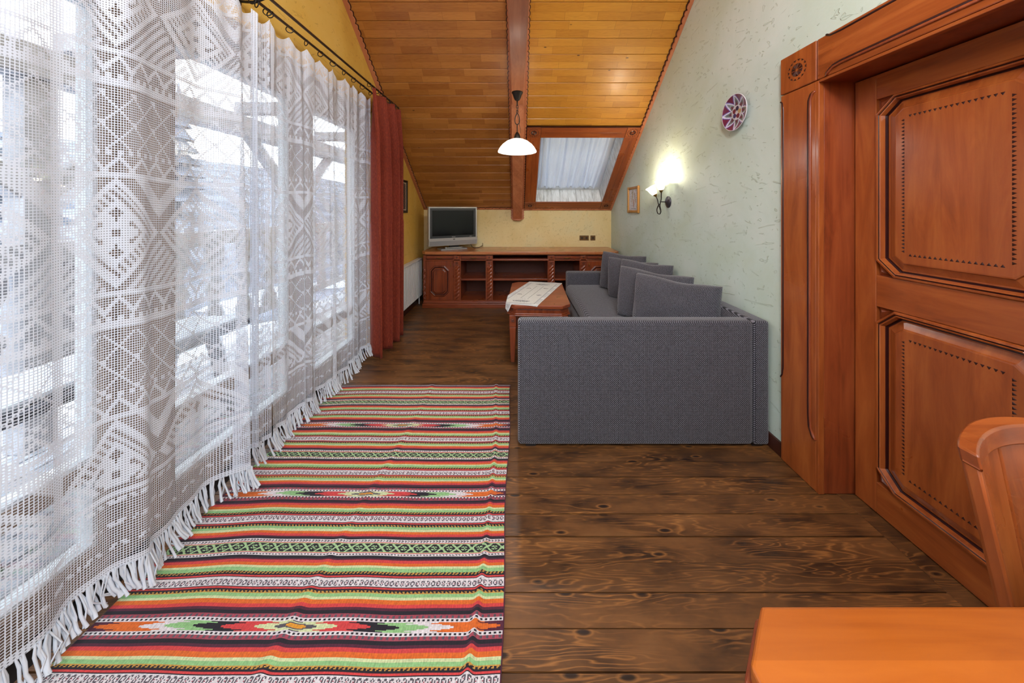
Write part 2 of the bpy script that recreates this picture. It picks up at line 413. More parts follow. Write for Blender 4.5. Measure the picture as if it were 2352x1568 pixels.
def whiteboards():
    t = NT('whitewashed_boards'); n = t.noise(t.coord((8, 8, 1.2), rnd=True), 4, 5, 0.65, 0.5)
    t.P(Base_Color=t.ramp(n, [(0.3, lin('a8a8a2')), (0.5, lin('d6d7d4')), (0.7, lin('eeefee'))]), Roughness=0.5); t.bump(n, 0.2, 0.002); return t.m
LININGM = whiteboards()
def snow(name, a, b, sc=2.0):
    t = NT(name); n = t.noise(t.coord(), sc, 5, 0.6); t.P(Base_Color=t.ramp(n, [(0.38, lin(a)), (0.6, lin(b))]), Roughness=0.9); t.bump(n, 0.4, 0.01); return t.m
SNOW = snow('snow', 'b9c0cc', 'd2d7e0'); OUTW = snow('weathered_wood', '8f8e92', 'a8a8ae', 6); HILLM = snow('wooded_snow_hill', '3c4048', '767c8c', 0.35)
DARKOUT = snow('dark_garden_wood', '23242c', '3a3a44', 6); DECKM = snow('snowy_deck_board', '9ca1ac', 'c6cbd6', 9)
RUSTOUT = snow('red_brown_balcony_wood', '6a4038', '86564a', 6)
# ------------------------------------------------------------------ dimensions
XL, XR, YB, YF = -1.49, 1.50, 4.99, -2.59        # walls; back wall (in view) and rear wall (behind the camera)
S = 0.77; CT = 1/math.sqrt(1+S*S); ST = S*CT       # roof slope
YR, ZR = 1.2, 1.4 + S*(YB-1.2)                     # ridge
PHI = math.atan2(ST, -CT)
def ceil_frame(name):                              # local x = x, y = up the slope, z = into the room
    o = empty(name, (0, YB, 1.4), (PHI, 0, 0)); return o
TR = (YB-YR)/CT                                    # slope length to ridge
XD = 1.653                                         # door leaf plane
OY0, OY1, OZ = 0.80, 1.545, 2.02                   # door opening
WY0, WY1, WZ = -0.85, 3.25, 2.40                   # balcony window opening

# ------------------------------------------------------------------ floor
fl = empty('floor'); tag(fl, kind='structure')
MB().box(XL-0.3, XD+0.3, YF-0.1, YB+0.1, -0.06, -0.028).build('subfloor', GAPM, fl)
pm = MB().box(0, 3.06, 0, 0.0945, -0.028, 0.0)
p0 = pm.build('floorboard', FLOORM, fl)
ys = []; y = 1.735-0.0985*44
while y < YB-0.02: ys.append(y); y += 0.0985
for i, yy in enumerate(ys):
    o = p0 if i == 0 else p0.copy()
    if i: C.objects.link(o); o.parent = fl
    dz = random.uniform(-0.0008, 0.0006)
    o.location = (XL, yy + random.uniform(-0.0006, 0.0006), dz)
    if abs(yy - 1.2425) < 0.02: o.location.y -= 0.0025
MB().box(1.573, XD+0.25, OY0-0.1, OY1+0.02, -0.028, -0.001).build('threshold_board', FLOORM, fl, bevel=0.002)

# ------------------------------------------------------------------ walls
XM = lambda u, v, h: (h, u, v)      # polygons drawn in (y, z), extruded along x
wl = MB()
zc = lambda y: 1.4 + S*(YB-y) if y > YR else 1.4 + S*(y-YF)
wl.prism([(WY1, -0.06), (YB+0.1, -0.06), (YB+0.1, 1.55), (YB, 1.55), (WY1, zc(WY1)+0.15)], XL, XL-0.3, XM)
wl.prism([(WY0, WZ), (WY1, WZ), (WY1, zc(WY1)+0.15), (YR, ZR+0.15), (WY0, zc(WY0)+0.15)], XL, XL-0.3, XM)
wl.prism([(YF-0.1, -0.06), (WY0, -0.06), (WY0, zc(WY0)+0.15), (YF, 1.55)], XL, XL-0.3, XM)
tag(wl.build('wall_left', YELLOW), kind='structure')
wr = MB()
wr.prism([(OY1+0.03, -0.06), (YB+0.1, -0.06), (YB, 1.55), (OY1+0.03, zc(OY1)+0.15)], XR, XR+0.25, XM)
wr.prism([(OY0-0.03, OZ+0.03), (OY1+0.03, OZ+0.03), (OY1+0.03, zc(OY1)+0.15), (YR, ZR+0.15), (OY0-0.03, zc(OY0)+0.15)], XR, XR+0.25, XM)
wr.prism([(YF-0.1, -0.06), (OY0-0.03, -0.06), (OY0-0.03, zc(OY0)+0.15), (YF, 1.55)], XR, XR+0.25, XM)
tag(wr.build('wall_right', GREEN), kind='structure')
MB().box(XD+0.06, XD+0.16, OY0-0.2, OY1+0.2, -0.06, 2.4).build('wall_hall', INSIDE)
tag(bpy.data.objects['wall_hall'], kind='structure')
tag(MB().box(XL-0.3, XR+0.25, YB, YB+0.2, -0.06, 1.5).build('wall_back', YELLOWB), kind='structure')
tag(MB().box(XL-0.3, XR+0.25, YF-0.2, YF, -0.06, 1.5).build('wall_rear', YELLOWB), kind='structure')
tag(MB().box(XR-0.016, XR, OY1+0.2, YB, 0, 0.08).build('baseboard_right', BASEB, bevel=0.003), kind='structure')
tag(MB().box(XL, XL+0.016, WY1+0.02, YB, 0, 0.09).build('baseboard_left', BASEB, bevel=0.003), kind='structure')

# ------------------------------------------------------------------ ceiling: slab with skylight hole, boards
def slab(B, x0, x1, t0, t1, h0, h1, hole=None):
    if hole is None: B.box(x0, x1, t0, t1, h0, h1); return
    a, b, c, d = hole
    B.box(x0, a, t0, t1, h0, h1); B.box(b, x1, t0, t1, h0, h1); B.box(a, b, t0, c, h0, h1); B.box(a, b, d, t1, h0, h1)
T = lambda y: (YB-y)/CT
KX0, KX1, KT0, KT1 = 0.285, 1.31, T(4.84), T(3.84)       # skylight well
ce = ceil_frame('ceiling'); tag(ce, kind='structure')
B = MB(); slab(B, XL-0.2, XR+0.2, -0.12, TR+0.16, -0.27, -0.016, (KX0-0.02, KX1+0.02, KT0-0.02, KT1+0.02))
B.build('roof_slab', GAPM, ce)
# rear slope behind the camera
cr = empty('ceiling_rear', (0, YF, 1.4), (math.atan2(ST, CT), 0, 0)); tag(cr, kind='structure')
B = MB(); slab(B, XL-0.2, XR+0.2, -0.12, TR+0.0, 0.0, 0.2, (-1.2, 1.2, 0.9, 3.1))
B.build('rear_boards', CEIL, cr)
PT = 0.1489
def board(x0, x1, t, first=None):
    if first is None:
        L = x1-x0
        prof = [(0, -0.014), (0, -0.003), (0.0035, 0), (PT-0.0065, 0), (PT-0.0030, -0.004), (PT-0.0030, -0.014)]
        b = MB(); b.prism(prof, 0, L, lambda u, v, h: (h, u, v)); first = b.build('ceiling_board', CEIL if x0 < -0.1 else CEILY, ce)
        o = first
    else: o = first.copy(); C.objects.link(o); o.parent = ce
    o.location = (x0, t, 0); return first
lft = rgt = None; t = -0.02
tt0 = T(3.627+0.0)     # first joint above the skylight frame
k0 = int((tt0 - t)/PT)
off = tt0 - math.floor(tt0/PT)*PT - PT
n = 0; t = off
while t < TR-0.02:
    lft = board(XL, 0.0, t, lft) if lft else board(XL, 0.0, t)
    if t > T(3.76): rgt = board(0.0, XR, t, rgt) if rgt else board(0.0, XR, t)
    t += PT
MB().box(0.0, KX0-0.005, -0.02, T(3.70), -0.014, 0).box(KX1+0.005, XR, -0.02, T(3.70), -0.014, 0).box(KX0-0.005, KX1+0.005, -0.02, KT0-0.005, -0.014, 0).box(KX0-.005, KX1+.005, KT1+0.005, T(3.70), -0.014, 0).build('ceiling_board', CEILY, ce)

# scalloped trims (carved wavy edge)
def wave_strip(B, x0, t0, x1, t1, wid, side, amp=0.012, per=0.055, h=0.014):
    L = math.hypot(x1-x0, t1-t0); ux, ut = (x1-x0)/L, (t1-t0)/L; nx, nt = -ut*side, ux*side
    n = int(L/per*8); o_, i_ = [], []
    for k in range(n+1):
        s = L*k/n; ph = s/per
        w_ = wid + amp*(abs(math.sin(ph*math.pi))**0.6) - amp*0.8*(1 if (ph % 2) > 1.78 else 0)
        o_.append((x0+ux*s, t0+ut*s)); i_.append((x0+ux*s+nx*w_, t0+ut*s+nt*w_))
    B.strip(o_, i_, 0.0, h)
def trimpiece(name, x0, t0, x1, t1, wid, side, **k):
    h = k.pop('h', 0.014)
    B = MB(); wave_strip(B, x0, t0, x1, t1, wid, side, h=h, **k); o = B.build(name, BEAM, None, bevel=0.002, seg=1)
    B = MB(); wave_strip(B, x0, t0, x1, t1, wid+0.007, side, h=h*0.45, **k); B.build('carved_edge', CHD, o)
    o.location = (0, YB, 1.4); o.rotation_euler = (PHI, 0, 0); tag(o, kind='structure'); return o
trimpiece('trim_1', XL, 0.0, XL, TR, 0.035, -1)
trimpiece('trim_2', XR, 0.0, XR, TR, 0.024, 1, amp=0.010, h=0.03)
trimpiece('trim_3', XL, 0.0, -0.075, 0.0, 0.030, 1)
trimpiece('trim_4', 0.085, 0.0, XR, 0.0, 0.020, 1, amp=0.006, h=0.026)
trimpiece('trim_5', -0.066, 0.0, -0.066, TR, 0.016, 1, amp=0.011, per=0.05)
trimpiece('trim_6', 0.076, 0.0, 0.076, TR, 0.022, -1, amp=0.013, per=0.05)

# ------------------------------------------------------------------ beams
bm_ = empty('roof_beam', (0, 0, 0)); tag(bm_, 'long square rafter beam running down the wooden ceiling between two scalloped strips', 'beam')
poly = [(YB, 1.40), (YB, 1.235), (YB-0.06, 1.235), (YB-0.10, 1.272), (YR, 1.272+S*(YB-0.10-YR)), (YR, ZR)]
MB().prism(poly, -0.065, 0.075, XM).build('rafter', BEAM, bm_, bevel=0.006)
# carved end board on the back wall
o_ = []; i_ = []
n = 40
pts = []
cx = 0.005
outl = []
for k in range(9):
    z = 1.40 - 0.155*k/8; outl.append((-0.093 - 0.008*abs(math.sin(k*math.pi/2*1.0)), z))
for k in range(1, 12):
    u = k/12; outl.append((-0.075 + 0.16*u, 1.238 - 0.018*math.sin(u*math.pi) - 0.006*abs(math.sin(u*math.pi*4))))
for k in range(8, -1, -1):
    z = 1.40 - 0.155*k/8; outl.append((0.103 + 0.008*abs(math.sin(k*math.pi/2)), z))
MB().prism(outl, YB-0.03, YB-0.001, lambda u, v, h: (u, h, v)).build('carved_end_board', BEAM, bm_, bevel=0.003)
MB().prism([(-0.072+0.154*k/12, 1.243-0.022*math.sin(k/12*math.pi)) for k in range(13)], YB-0.105, YB-0.03, lambda u, v, h: (u, h, v)).build('carved_end_cap', BEAM, bm_, bevel=0.003)
tb = MB().box(-0.055, 0.065, -0.92, 3.33, 2.50, 2.66).build('tie_beam', BEAM, None, bevel=0.006)
tag(tb, 'horizontal pale tie beam overhead that the pendant lamp hangs from', 'beam')

# ------------------------------------------------------------------ carved motifs
def rosette(B, M, cu, cv, r, h=0.0, spokes=8, ring=True):
    for k in range(spokes):
        a = 2*math.pi*(k+0.5)/spokes; w_ = math.pi/spokes*0.85; rr = r*0.62
        p0 = (cu+0.08*r*math.cos(a), cv+0.08*r*math.sin(a)); pm_ = (cu+0.62*rr*math.cos(a), cv+0.62*rr*math.sin(a))
        pa = (cu+rr*math.cos(a-w_), cv+rr*math.sin(a-w_)); pb = (cu+rr*math.cos(a+w_), cv+rr*math.sin(a+w_))
        B.add([M(*p0, h), M(*pa, h), M(*pb, h), M(*pm_, h+0.10*r)], [(0, 1, 3), (1, 2, 3), (2, 0, 3)])
    if ring:
        m = spokes*2 if spokes < 8 else 14
        for k in range(m):
            a = 2*math.pi*k/m; w_ = math.pi/m*0.8
            pa = (cu+r*math.cos(a-w_), cv+r*math.sin(a-w_)); pb = (cu+r*math.cos(a+w_), cv+r*math.sin(a+w_)); pc = (cu+r*0.80*math.cos(a), cv+r*0.80*math.sin(a))
            pq = (cu+r*0.93*math.cos(a), cv+r*0.93*math.sin(a))
            B.add([M(*pa, h), M(*pb, h), M(*pc, h), M(*pq, h+0.03*r)], [(0, 1, 3), (1, 2, 3), (2, 0, 3)])
    return B
def notches(B, M, u0, v0, u1, v1, n, size, flip=1, h=0.0):
    """row of little carved triangles"""
    L = math.hypot(u1-u0, v1-v0); du, dv = (u1-u0)/L, (v1-v0)/L; nu, nv = -dv*flip, du*flip
    for k in range(n):
        s = L*(k+0.5)/n; cu, cv = u0+du*s, v0+dv*s
        a = (cu-du*size*0.42, cv-dv*size*0.42); b = (cu+du*size*0.42, cv+dv*size*0.42); c_ = (cu+nu*size*0.8, cv+nv*size*0.8)
        q = (cu+nu*size*0.3, cv+nv*size*0.3)
        B.add([M(*a, h), M(*b, h), M(*c_, h), M(*q, h+size*0.10)], [(0, 1, 3), (1, 2, 3), (2, 0, 3)])
    return B

# ------------------------------------------------------------------ skylight
sky = ceil_frame('window_2'); tag(sky, kind='structure')
SX0, SX1, ST0, ST1 = 0.115, 1.470, T(4.965), T(3.715)
def frame_piece(a, b, c, d, ax):
    return MB().box(a, b, c, d, 0.0, 0.018).build('frame_board', CH[ax], sky, bevel=0.003)
frame_piece(KX0, KX1, ST0, KT0, 0); frame_piece(KX0, KX1, KT1, ST1, 0)
frame_piece(SX0, KX0, KT0, KT1, 1); frame_piece(KX1, SX1, KT0, KT1, 1)
for (a, b, c, d) in ((SX0, KX0, ST0, KT0), (KX1, SX1, ST0, KT0), (SX0, KX0, KT1, ST1), (KX1, SX1, KT1, ST1)):
    cb = MB().box(a+.001, b-.001, c+.001, d-.001, 0.0, 0.022).build('corner_block', CH[0], sky, bevel=0.004)
    rosette(MB(), ID, (a+b)/2, (c+d)/2, 0.062, 0.0222, 8).build('rosette', CHD, cb)
B = MB()
notches(B, ID, KX0+0.05, (ST0+KT0)/2, KX1-0.05, (ST0+KT0)/2, 60, 0.014, 1, 0.0182)
notches(B, ID, KX0+0.05, (ST1+KT1)/2, KX1-0.05, (ST1+KT1)/2, 60, 0.014, -1, 0.0182)
notches(B, ID, (SX0+KX0)/2, KT0+0.05, (SX0+KX0)/2, KT1-0.05, 60, 0.014, 1, 0.0182)
notches(B, ID, (SX1+KX1)/2, KT0+0.05, (SX1+KX1)/2, KT1-0.05, 60, 0.014, -1, 0.0182)
tag(B.build('carved_notches', CHD, sky), kind='stuff')
for (a, b, c, d) in ((SX0-.003, SX1+.003, ST1-.004, ST1+.005), (SX0-.004, SX0+.004, ST0, ST1), (KX0-.002, KX0+.002, ST0, KT0), (KX1-.002, KX1+.002, ST0, KT0), (KX0-.002, KX0+.002, KT1, ST1), (KX1-.002, KX1+.002, KT1, ST1)):
    MB().box(a, b, c, d, 0.0, 0.0195).build('joint_line', CHD, sky)
HW = 0.25
nb = 8; wv = (KX1-KX0)/nb
for k in range(nb):
    a = KX0+k*wv
    for (c, d) in ((KT0-0.016, KT0), (KT1, KT1+0.016)):
        MB().box(a+.001, a+wv-.001, c, d, -HW-0.06, 0.0).build('lining_board', LININGM, sky, bevel=0.002, seg=1)
nb = 10; wv = (KT1-KT0)/nb
for k in range(nb):
    a = KT0+k*wv
    for (c, d) in ((KX0-0.016, KX0), (KX1, KX1+0.016)):
        MB().box(c, d, a+.001, a+wv-.001, -HW-0.06, 0.0).build('lining_board', LININGM, sky, bevel=0.002, seg=1)
B = MB()   # fixed frame + sash
def ringbox(B, a, b, c, d, w_, h0, h1):
    B.box(a, b, c, c+w_, h0, h1); B.box(a, b, d-w_, d, h0, h1); B.box(a, a+w_, c+w_, d-w_, h0, h1); B.box(b-w_, b, c+w_, d-w_, h0, h1)
ringbox(B, KX0, KX1, KT0, KT1, 0.030, -HW-0.05, -HW+0.005); B.build('window_frame', WHITEF, sky, bevel=0.003)
B = MB(); ringbox(B, KX0+0.032, KX1-0.032, KT0+0.034, KT1-0.032, 0.055, -HW-0.04, -HW+0.018); sash = B.build('sash', WHITEF, sky, bevel=0.004)
for ux in (KX0+0.20, KX1-0.25):
    B = MB(); B.tube([(ux-0.03, KT0+0.058, -HW+0.03), (ux+0.05, KT0+0.058, -HW+0.03), (ux+0.065, KT0+0.075, -HW+0.035)], 0.006); B.box(ux-0.012, ux+0.012, KT0+0.048, KT0+0.07, -HW+0.018, -HW+0.034)
    B.build('catch', SILVER, sash, smooth=False)
MB().box(KX0+0.08, KX1-0.08, KT0+0.08, KT1-0.08, -HW-0.02, -HW-0.014).build('pane', GLASS, sky)
# voile blind on wires, its own thing
bl = ceil_frame('skylight_blind'); tag(bl, 'gathered white voile blind stretched over the skylight pane', 'blind')
nu, nv = 260, 14
u = np.linspace(0, 1, nu)[None, :].repeat(nv, 0); v = np.linspace(0, 1, nv)[:, None].repeat(nu, 1)
rs = np.random.RandomState(5)
fold = np.zeros(nu); uu = np.linspace(0, 1, nu)
for f_, a_ in ((5, .5), (9, .9), (14, .8), (23, .35), (37, .12)): fold += a_*np.sin(2*math.pi*f_*uu + rs.rand()*6 + 0.9*np.sin(uu*9))
X = KX0+0.045 + (KX1-KX0-0.09)*u + 0.012*np.sin(v*3+u*20)
Yg = KT0+0.098 + (KT1-KT0-0.14)*v + 0.004*np.sin(u*260)*(v < 0.01)
Z = -HW+0.048 + 0.0125*fold[None, :]*(0.75+0.25*np.cos(v*3))
grid_mesh('voile', X, Yg, Z, BLIND, bl)
MB().tube([(KX0+0.05, KT0+0.11, -HW+0.032), (KX1-0.05, KT0+0.11, -HW+0.032)], 0.004).build('tension_wire', SILVER, bl)

# ------------------------------------------------------------------ balcony window in the left wall
win = empty('window_1'); tag(win, kind='structure')
WX0, WX1 = -1.68, -1.60
posts = [(WY0, WY0+0.10), (0.25, 0.40), (1.25, 1.42), (2.26, 2.41), (3.165, WY1)]
for a, b in posts: MB().box(WX0-0.05, WX1+0.03, a, b, 0, WZ).build('window_post', WOODW, win, bevel=0.006)
MB().box(WX0-0.05, WX1+0.05, WY0, WY1, 2.315, WZ).build('window_head', WOODW, win, bevel=0.006)
MB().box(WX0-0.02, WX1+0.025, WY0, WY1, 2.235, 2.305).build('window_head', WOODW, win, bevel=0.006)
MB().box(WX0-0.05, WX1+0.02, WY0, WY1, 0, 0.05).build('window_sill', WOODW, win, bevel=0.004)
for (a, b) in [(posts[i][1], posts[i+1][0]) for i in range(4)]:
    B = MB(); B.box(WX0, WX1, a, a+0.045, 0.05, 2.235).box(WX0, WX1, b-0.045, b, 0.05, 2.235).box(WX0, WX1, a+.045, b-.045, 0.05, 0.11).box(WX0, WX1, a+.045, b-.045, 2.19, 2.235).box(WX0, WX1, a+.045, b-.045, 0.385, 0.445)
    sa = B.build('sash', WOODW, win, bevel=0.004)
    for z0, z1 in ((0.11, 0.385), (0.445, 2.19)):
        B = MB(); ww = 0.014
        for (c, d, e, f) in ((a+.045, a+.045+ww, z0, z1), (b-.045-ww, b-.045, z0, z1), (a+.045+ww, b-.045-ww, z0, z0+ww), (a+.045+ww, b-.045-ww, z1-ww, z1)):
            B.box(WX0-0.004, WX1-0.02, c, d, e, f)
        B.build('glazing_bead', WHITEF, sa)
        MB().box(-1.645, -1.638, a+.046, b-.046, z0, z1).build('pane', GLASS, sa)

# ------------------------------------------------------------------ outside the window
bal = empty('balcony'); tag(bal, kind='structure')
for k in range(9):
    MB().box(-1.80-0.155*(k+1)+0.012, -1.80-0.155*k, -2.2, 9.0, -0.12, -0.07).build('deck_board', DECKM, bal, bevel=0.003, seg=1)
MB().box(-3.3, -1.79, -2.3, 9.1, -0.25, -0.13).build('deck_base', OUTW, bal)
rl = empty('balcony_railing'); tag(rl, 'weathered wooden balcony railing with carved boards seen through the lace curtain', 'railing')
MB().box(-3.06, -2.94, -2.2, 9, 1.05, 1.19).build('handrail', OUTW, rl, bevel=0.01)
MB().box(-3.04, -2.97, -2.2, 9, 0.18, 0.27).build('bottom_rail', OUTW, rl, bevel=0.01)
k = 0; yy = -2.0
bal0 = None
while yy < 8.8:
    if bal0 is None:
        out = [(-0.09, 0.2), (0.09, 0.2), (0.10, 0.35), (0.05, 0.45), (0.045, 0.52), (0.10, 0.62), (0.045, 0.72), (0.05, 0.80), (0.10, 0.9), (0.09, 1.1), (-0.09, 1.1), (-0.10, 0.9), (-0.05, 0.80), (-0.045, 0.72), (-0.10, 0.62), (-0.045, 0.52), (-0.05, 0.45), (-0.10, 0.35)]
        bal0 = MB().prism(out, -0.014, 0.014, lambda u, v, h: (h, u, v)).build('baluster', OUTW, rl); q = bal0
    else: q = bal0.copy(); C.objects.link(q); q.parent = rl
    q.location = (-3.0, yy, 0); yy += 0.34
for nm, y0, lab in (('balcony_post', 1.93, 'grey timber post of the balcony roof outside the nearest window pane'), ('balcony_post', 4.25, 'grey timber post of the balcony roof beyond the far window pane')):
    r_ = empty(nm, (-3.0, y0, 0)); tag(r_, lab, 'post')
    MB().box(-0.07, 0.07, -0.07, 0.07, -0.07, 2.20).build('shaft', OUTW, r_, bevel=0.008)
    for sgn in (-1, 1):
        MB().prism([(sgn*0.06, 1.45), (sgn*0.06, 1.60), (sgn*0.66, 2.20), (sgn*0.80, 2.20)], -0.05, 0.05, XM).build('brace', OUTW, r_, bevel=0.008)
tag(MB().box(-3.1, -2.9, -2.3, 9, 2.20, 2.40).build('eave_beam', OUTW, None, bevel=0.01), 'grey timber eave beam over the balcony seen through the lace', 'beam')
ev = empty('balcony_roof'); tag(ev, kind='structure')
for k in range(8): MB().box(-3.06, -1.80, -1.9+k*1.32, -1.78+k*1.32, 2.44, 2.56).build('roof_joist', OUTW, ev, bevel=0.006)
MB().box(-1.9, -1.795, -2.3, 9, 2.40, 2.62).build('wall_plate', OUTW, ev)
# snowy bench and table on the balcony
tb_ = empty('balcony_bench', (-2.35, 1.75, -0.07)); tag(tb_, 'dark trestle bench standing on the snowy balcony behind the lace curtain', 'bench')
for k in range(4): MB().box(-0.26+0.13*k, -0.145+0.13*k, -0.75, 0.75, 0.56, 0.60).build('slat', DARKOUT, tb_, bevel=0.005)
for ysn in (-0.55, 0.5):
    for sg in (-1, 1): MB().prism([(sg*0.09, 0.56), (sg*0.17, 0.56), (sg*0.30, 0), (sg*0.24, 0)], ysn, ysn+0.05, lambda u, v, h: (u, h, v)).build('leg', DARKOUT, tb_)
MB().box(-0.20, 0.20, -0.7, 0.7, 0.60, 0.64).build('snow_cover', SNOW, tb_, bevel=0.018)
# garden: snow ground, hill, trees
n = 60
gx = np.linspace(-160, 40, n); gy = np.linspace(-90, 160, n); GX, GY = np.meshgrid(gx, gy)
rs = np.random.RandomState(3)
dist = np.clip((-GX-14)/90, 0, 1)
GZ = -3.2 + 20*dist**0.8 + 1.2*np.sin(GX*0.07+1)*np.cos(GY*0.05) * dist + 1.0*rs.rand(n, n)*dist
g = grid_mesh('snowy_hillside', GX, GY, GZ, HILLM); tag(g, kind='structure')
gx = np.linspace(-14, 12, 20); gy = np.linspace(-30, 40, 20); GX, GY = np.meshgrid(gx, gy)
tag(grid_mesh('snow_ground', GX, GY, -3.15+0.25*np.sin(GX*0.8)*np.sin(GY*0.5), SNOW), kind='structure')
def spruce(loc, h, lab):
    e = empty('spruce_tree', loc); tag(e, lab, 'tree')
    MB().lathe([(0.16, -1), (0.14, h*0.3), (0.03, h*0.95)], 8).build('trunk', DARKOUT, e)
    B = MB(); B.cur = 0
    for k in range(9):
        z = h*(0.12+0.095*k); r_ = h*0.19*(1-k/9.5)
        B.lathe([(r_, z), (r_*0.55, z+h*0.05), (0.03, z+h*0.15)], 14, cap=False, wob=lambda a, r: 0.16*math.sin(a*7+z))
    B.build('foliage', HILLM, e)
for i, (x, y, h, wd) in enumerate(((-22, 14, 8, 'nearest, in front of the others'), (-26, 24, 10, 'middle and broadest'), (-24, 46, 9, 'farthest along, near the red drape'))):
    spruce((x, y, -3.2+20*max(0, (-x-14)/90)**0.8), h, 'snowy spruce tree on the hillside beyond the balcony, '+wd)
# ------------------------------------------------------------------ door on the right: casing and leaf
tr = empty('trim_7'); tag(tr, kind='structure')
TX = 1.478; CW0, CW1 = 1.545, 1.754              # casing: near edge / far edge along y
HZ0, HZ1 = 2.035, 2.234
DM = lambda X: (lambda u, v, h: (X-h, u, v))       # wall frame: u = y, v = z, h = into the room
casing = MB().box(TX, XR, CW0, CW1, 0.0, HZ0-0.004).build('casing_board', CH[2], tr, bevel=0.005)
B = MB()
def bead(B, X, pts, r=0.006): B.tube([(X, a, b) for a, b in pts], r, 8)
inn = CW0+0.034
pts = [(inn-0.032, 1.99), (inn-0.02, 1.985), (inn-0.006, 1.965), (inn, 1.93)] 
pts = [(CW0+0.004, 1.985), (CW0+0.018, 1.978), (CW0+0.030, 1.95), (CW0+0.032, 1.90), (CW0+0.032, 0.36), (CW0+0.028, 0.30), (CW0+0.014, 0.265), (CW0+0.002, 0.255)]
bead(B, TX-0.001, pts, 0.0065)
B.build('bead', CHR, casing, smooth=True)
B = MB(); bead(B, TX+0.001, [(a+0.010, b) for a, b in pts], 0.0062)
pts2 = [(CW1+0.002, 2.0), (CW1-0.010, 1.99), (CW1-0.016, 1.95), (CW1-0.016, 0.52), (CW1-0.010, 0.48), (CW1+0.002, 0.46)]
bead(B, TX+0.002, pts2, 0.005); B.build('groove', CHD, casing, smooth=True)
cb = MB().box(TX-0.002, XR, CW0, CW1, HZ0, HZ1).build('corner_block', CH[2], tr, bevel=0.005)
rosette(MB(), DM(TX-0.002), (CW0+CW1)/2, (HZ0+HZ1)/2, 0.055, 0.0005, 10).build('rosette', CHD, cb)
lin_ = MB().box(TX, XR, 0.55, CW0-0.004, HZ0, HZ1).build('lintel_board', CH[1], tr, bevel=0.005)
B = MB(); p = [(CW0-0.05, HZ0+0.002), (CW0-0.062, HZ0+0.016), (CW0-0.085, HZ0+0.030), (CW0-0.12, HZ0+0.034), (0.56, HZ0+0.034)]
bead(B, TX-0.001, p, 0.0065); q = [(CW0-0.05, HZ1), (CW0-0.07, HZ1-0.012), (CW0-0.12, HZ1-0.016), (0.56, HZ1-0.016)]
B.build('bead', CHR, lin_, smooth=True)
B = MB(); bead(B, TX+0.001, [(a, b+0.010) for a, b in p], 0.0062); bead(B, TX+0.001, q, 0.005); B.build('groove', CHD, lin_, smooth=True)
MB().box(1.507, XD+0.05, OY1-0.009, OY1+0.03, 0.0, OZ+0.028).build('jamb_board', CHR, tr, bevel=0.003)
MB().box(TX+0.001, 1.506, OY1-0.012, OY1+0.03, 0.0, OZ+0.012).build('jamb_edge', CH[2], tr, bevel=0.003)
MB().box(1.507, XD+0.05, 0.55, OY1-0.009, OZ+0.003, OZ+0.028).build('head_board', CHR, tr, bevel=0.003)
MB().box(TX+0.001, 1.506, 0.55, OY1-0.012, OZ, OZ+0.014).build('head_edge', CH[1], tr, bevel=0.003)

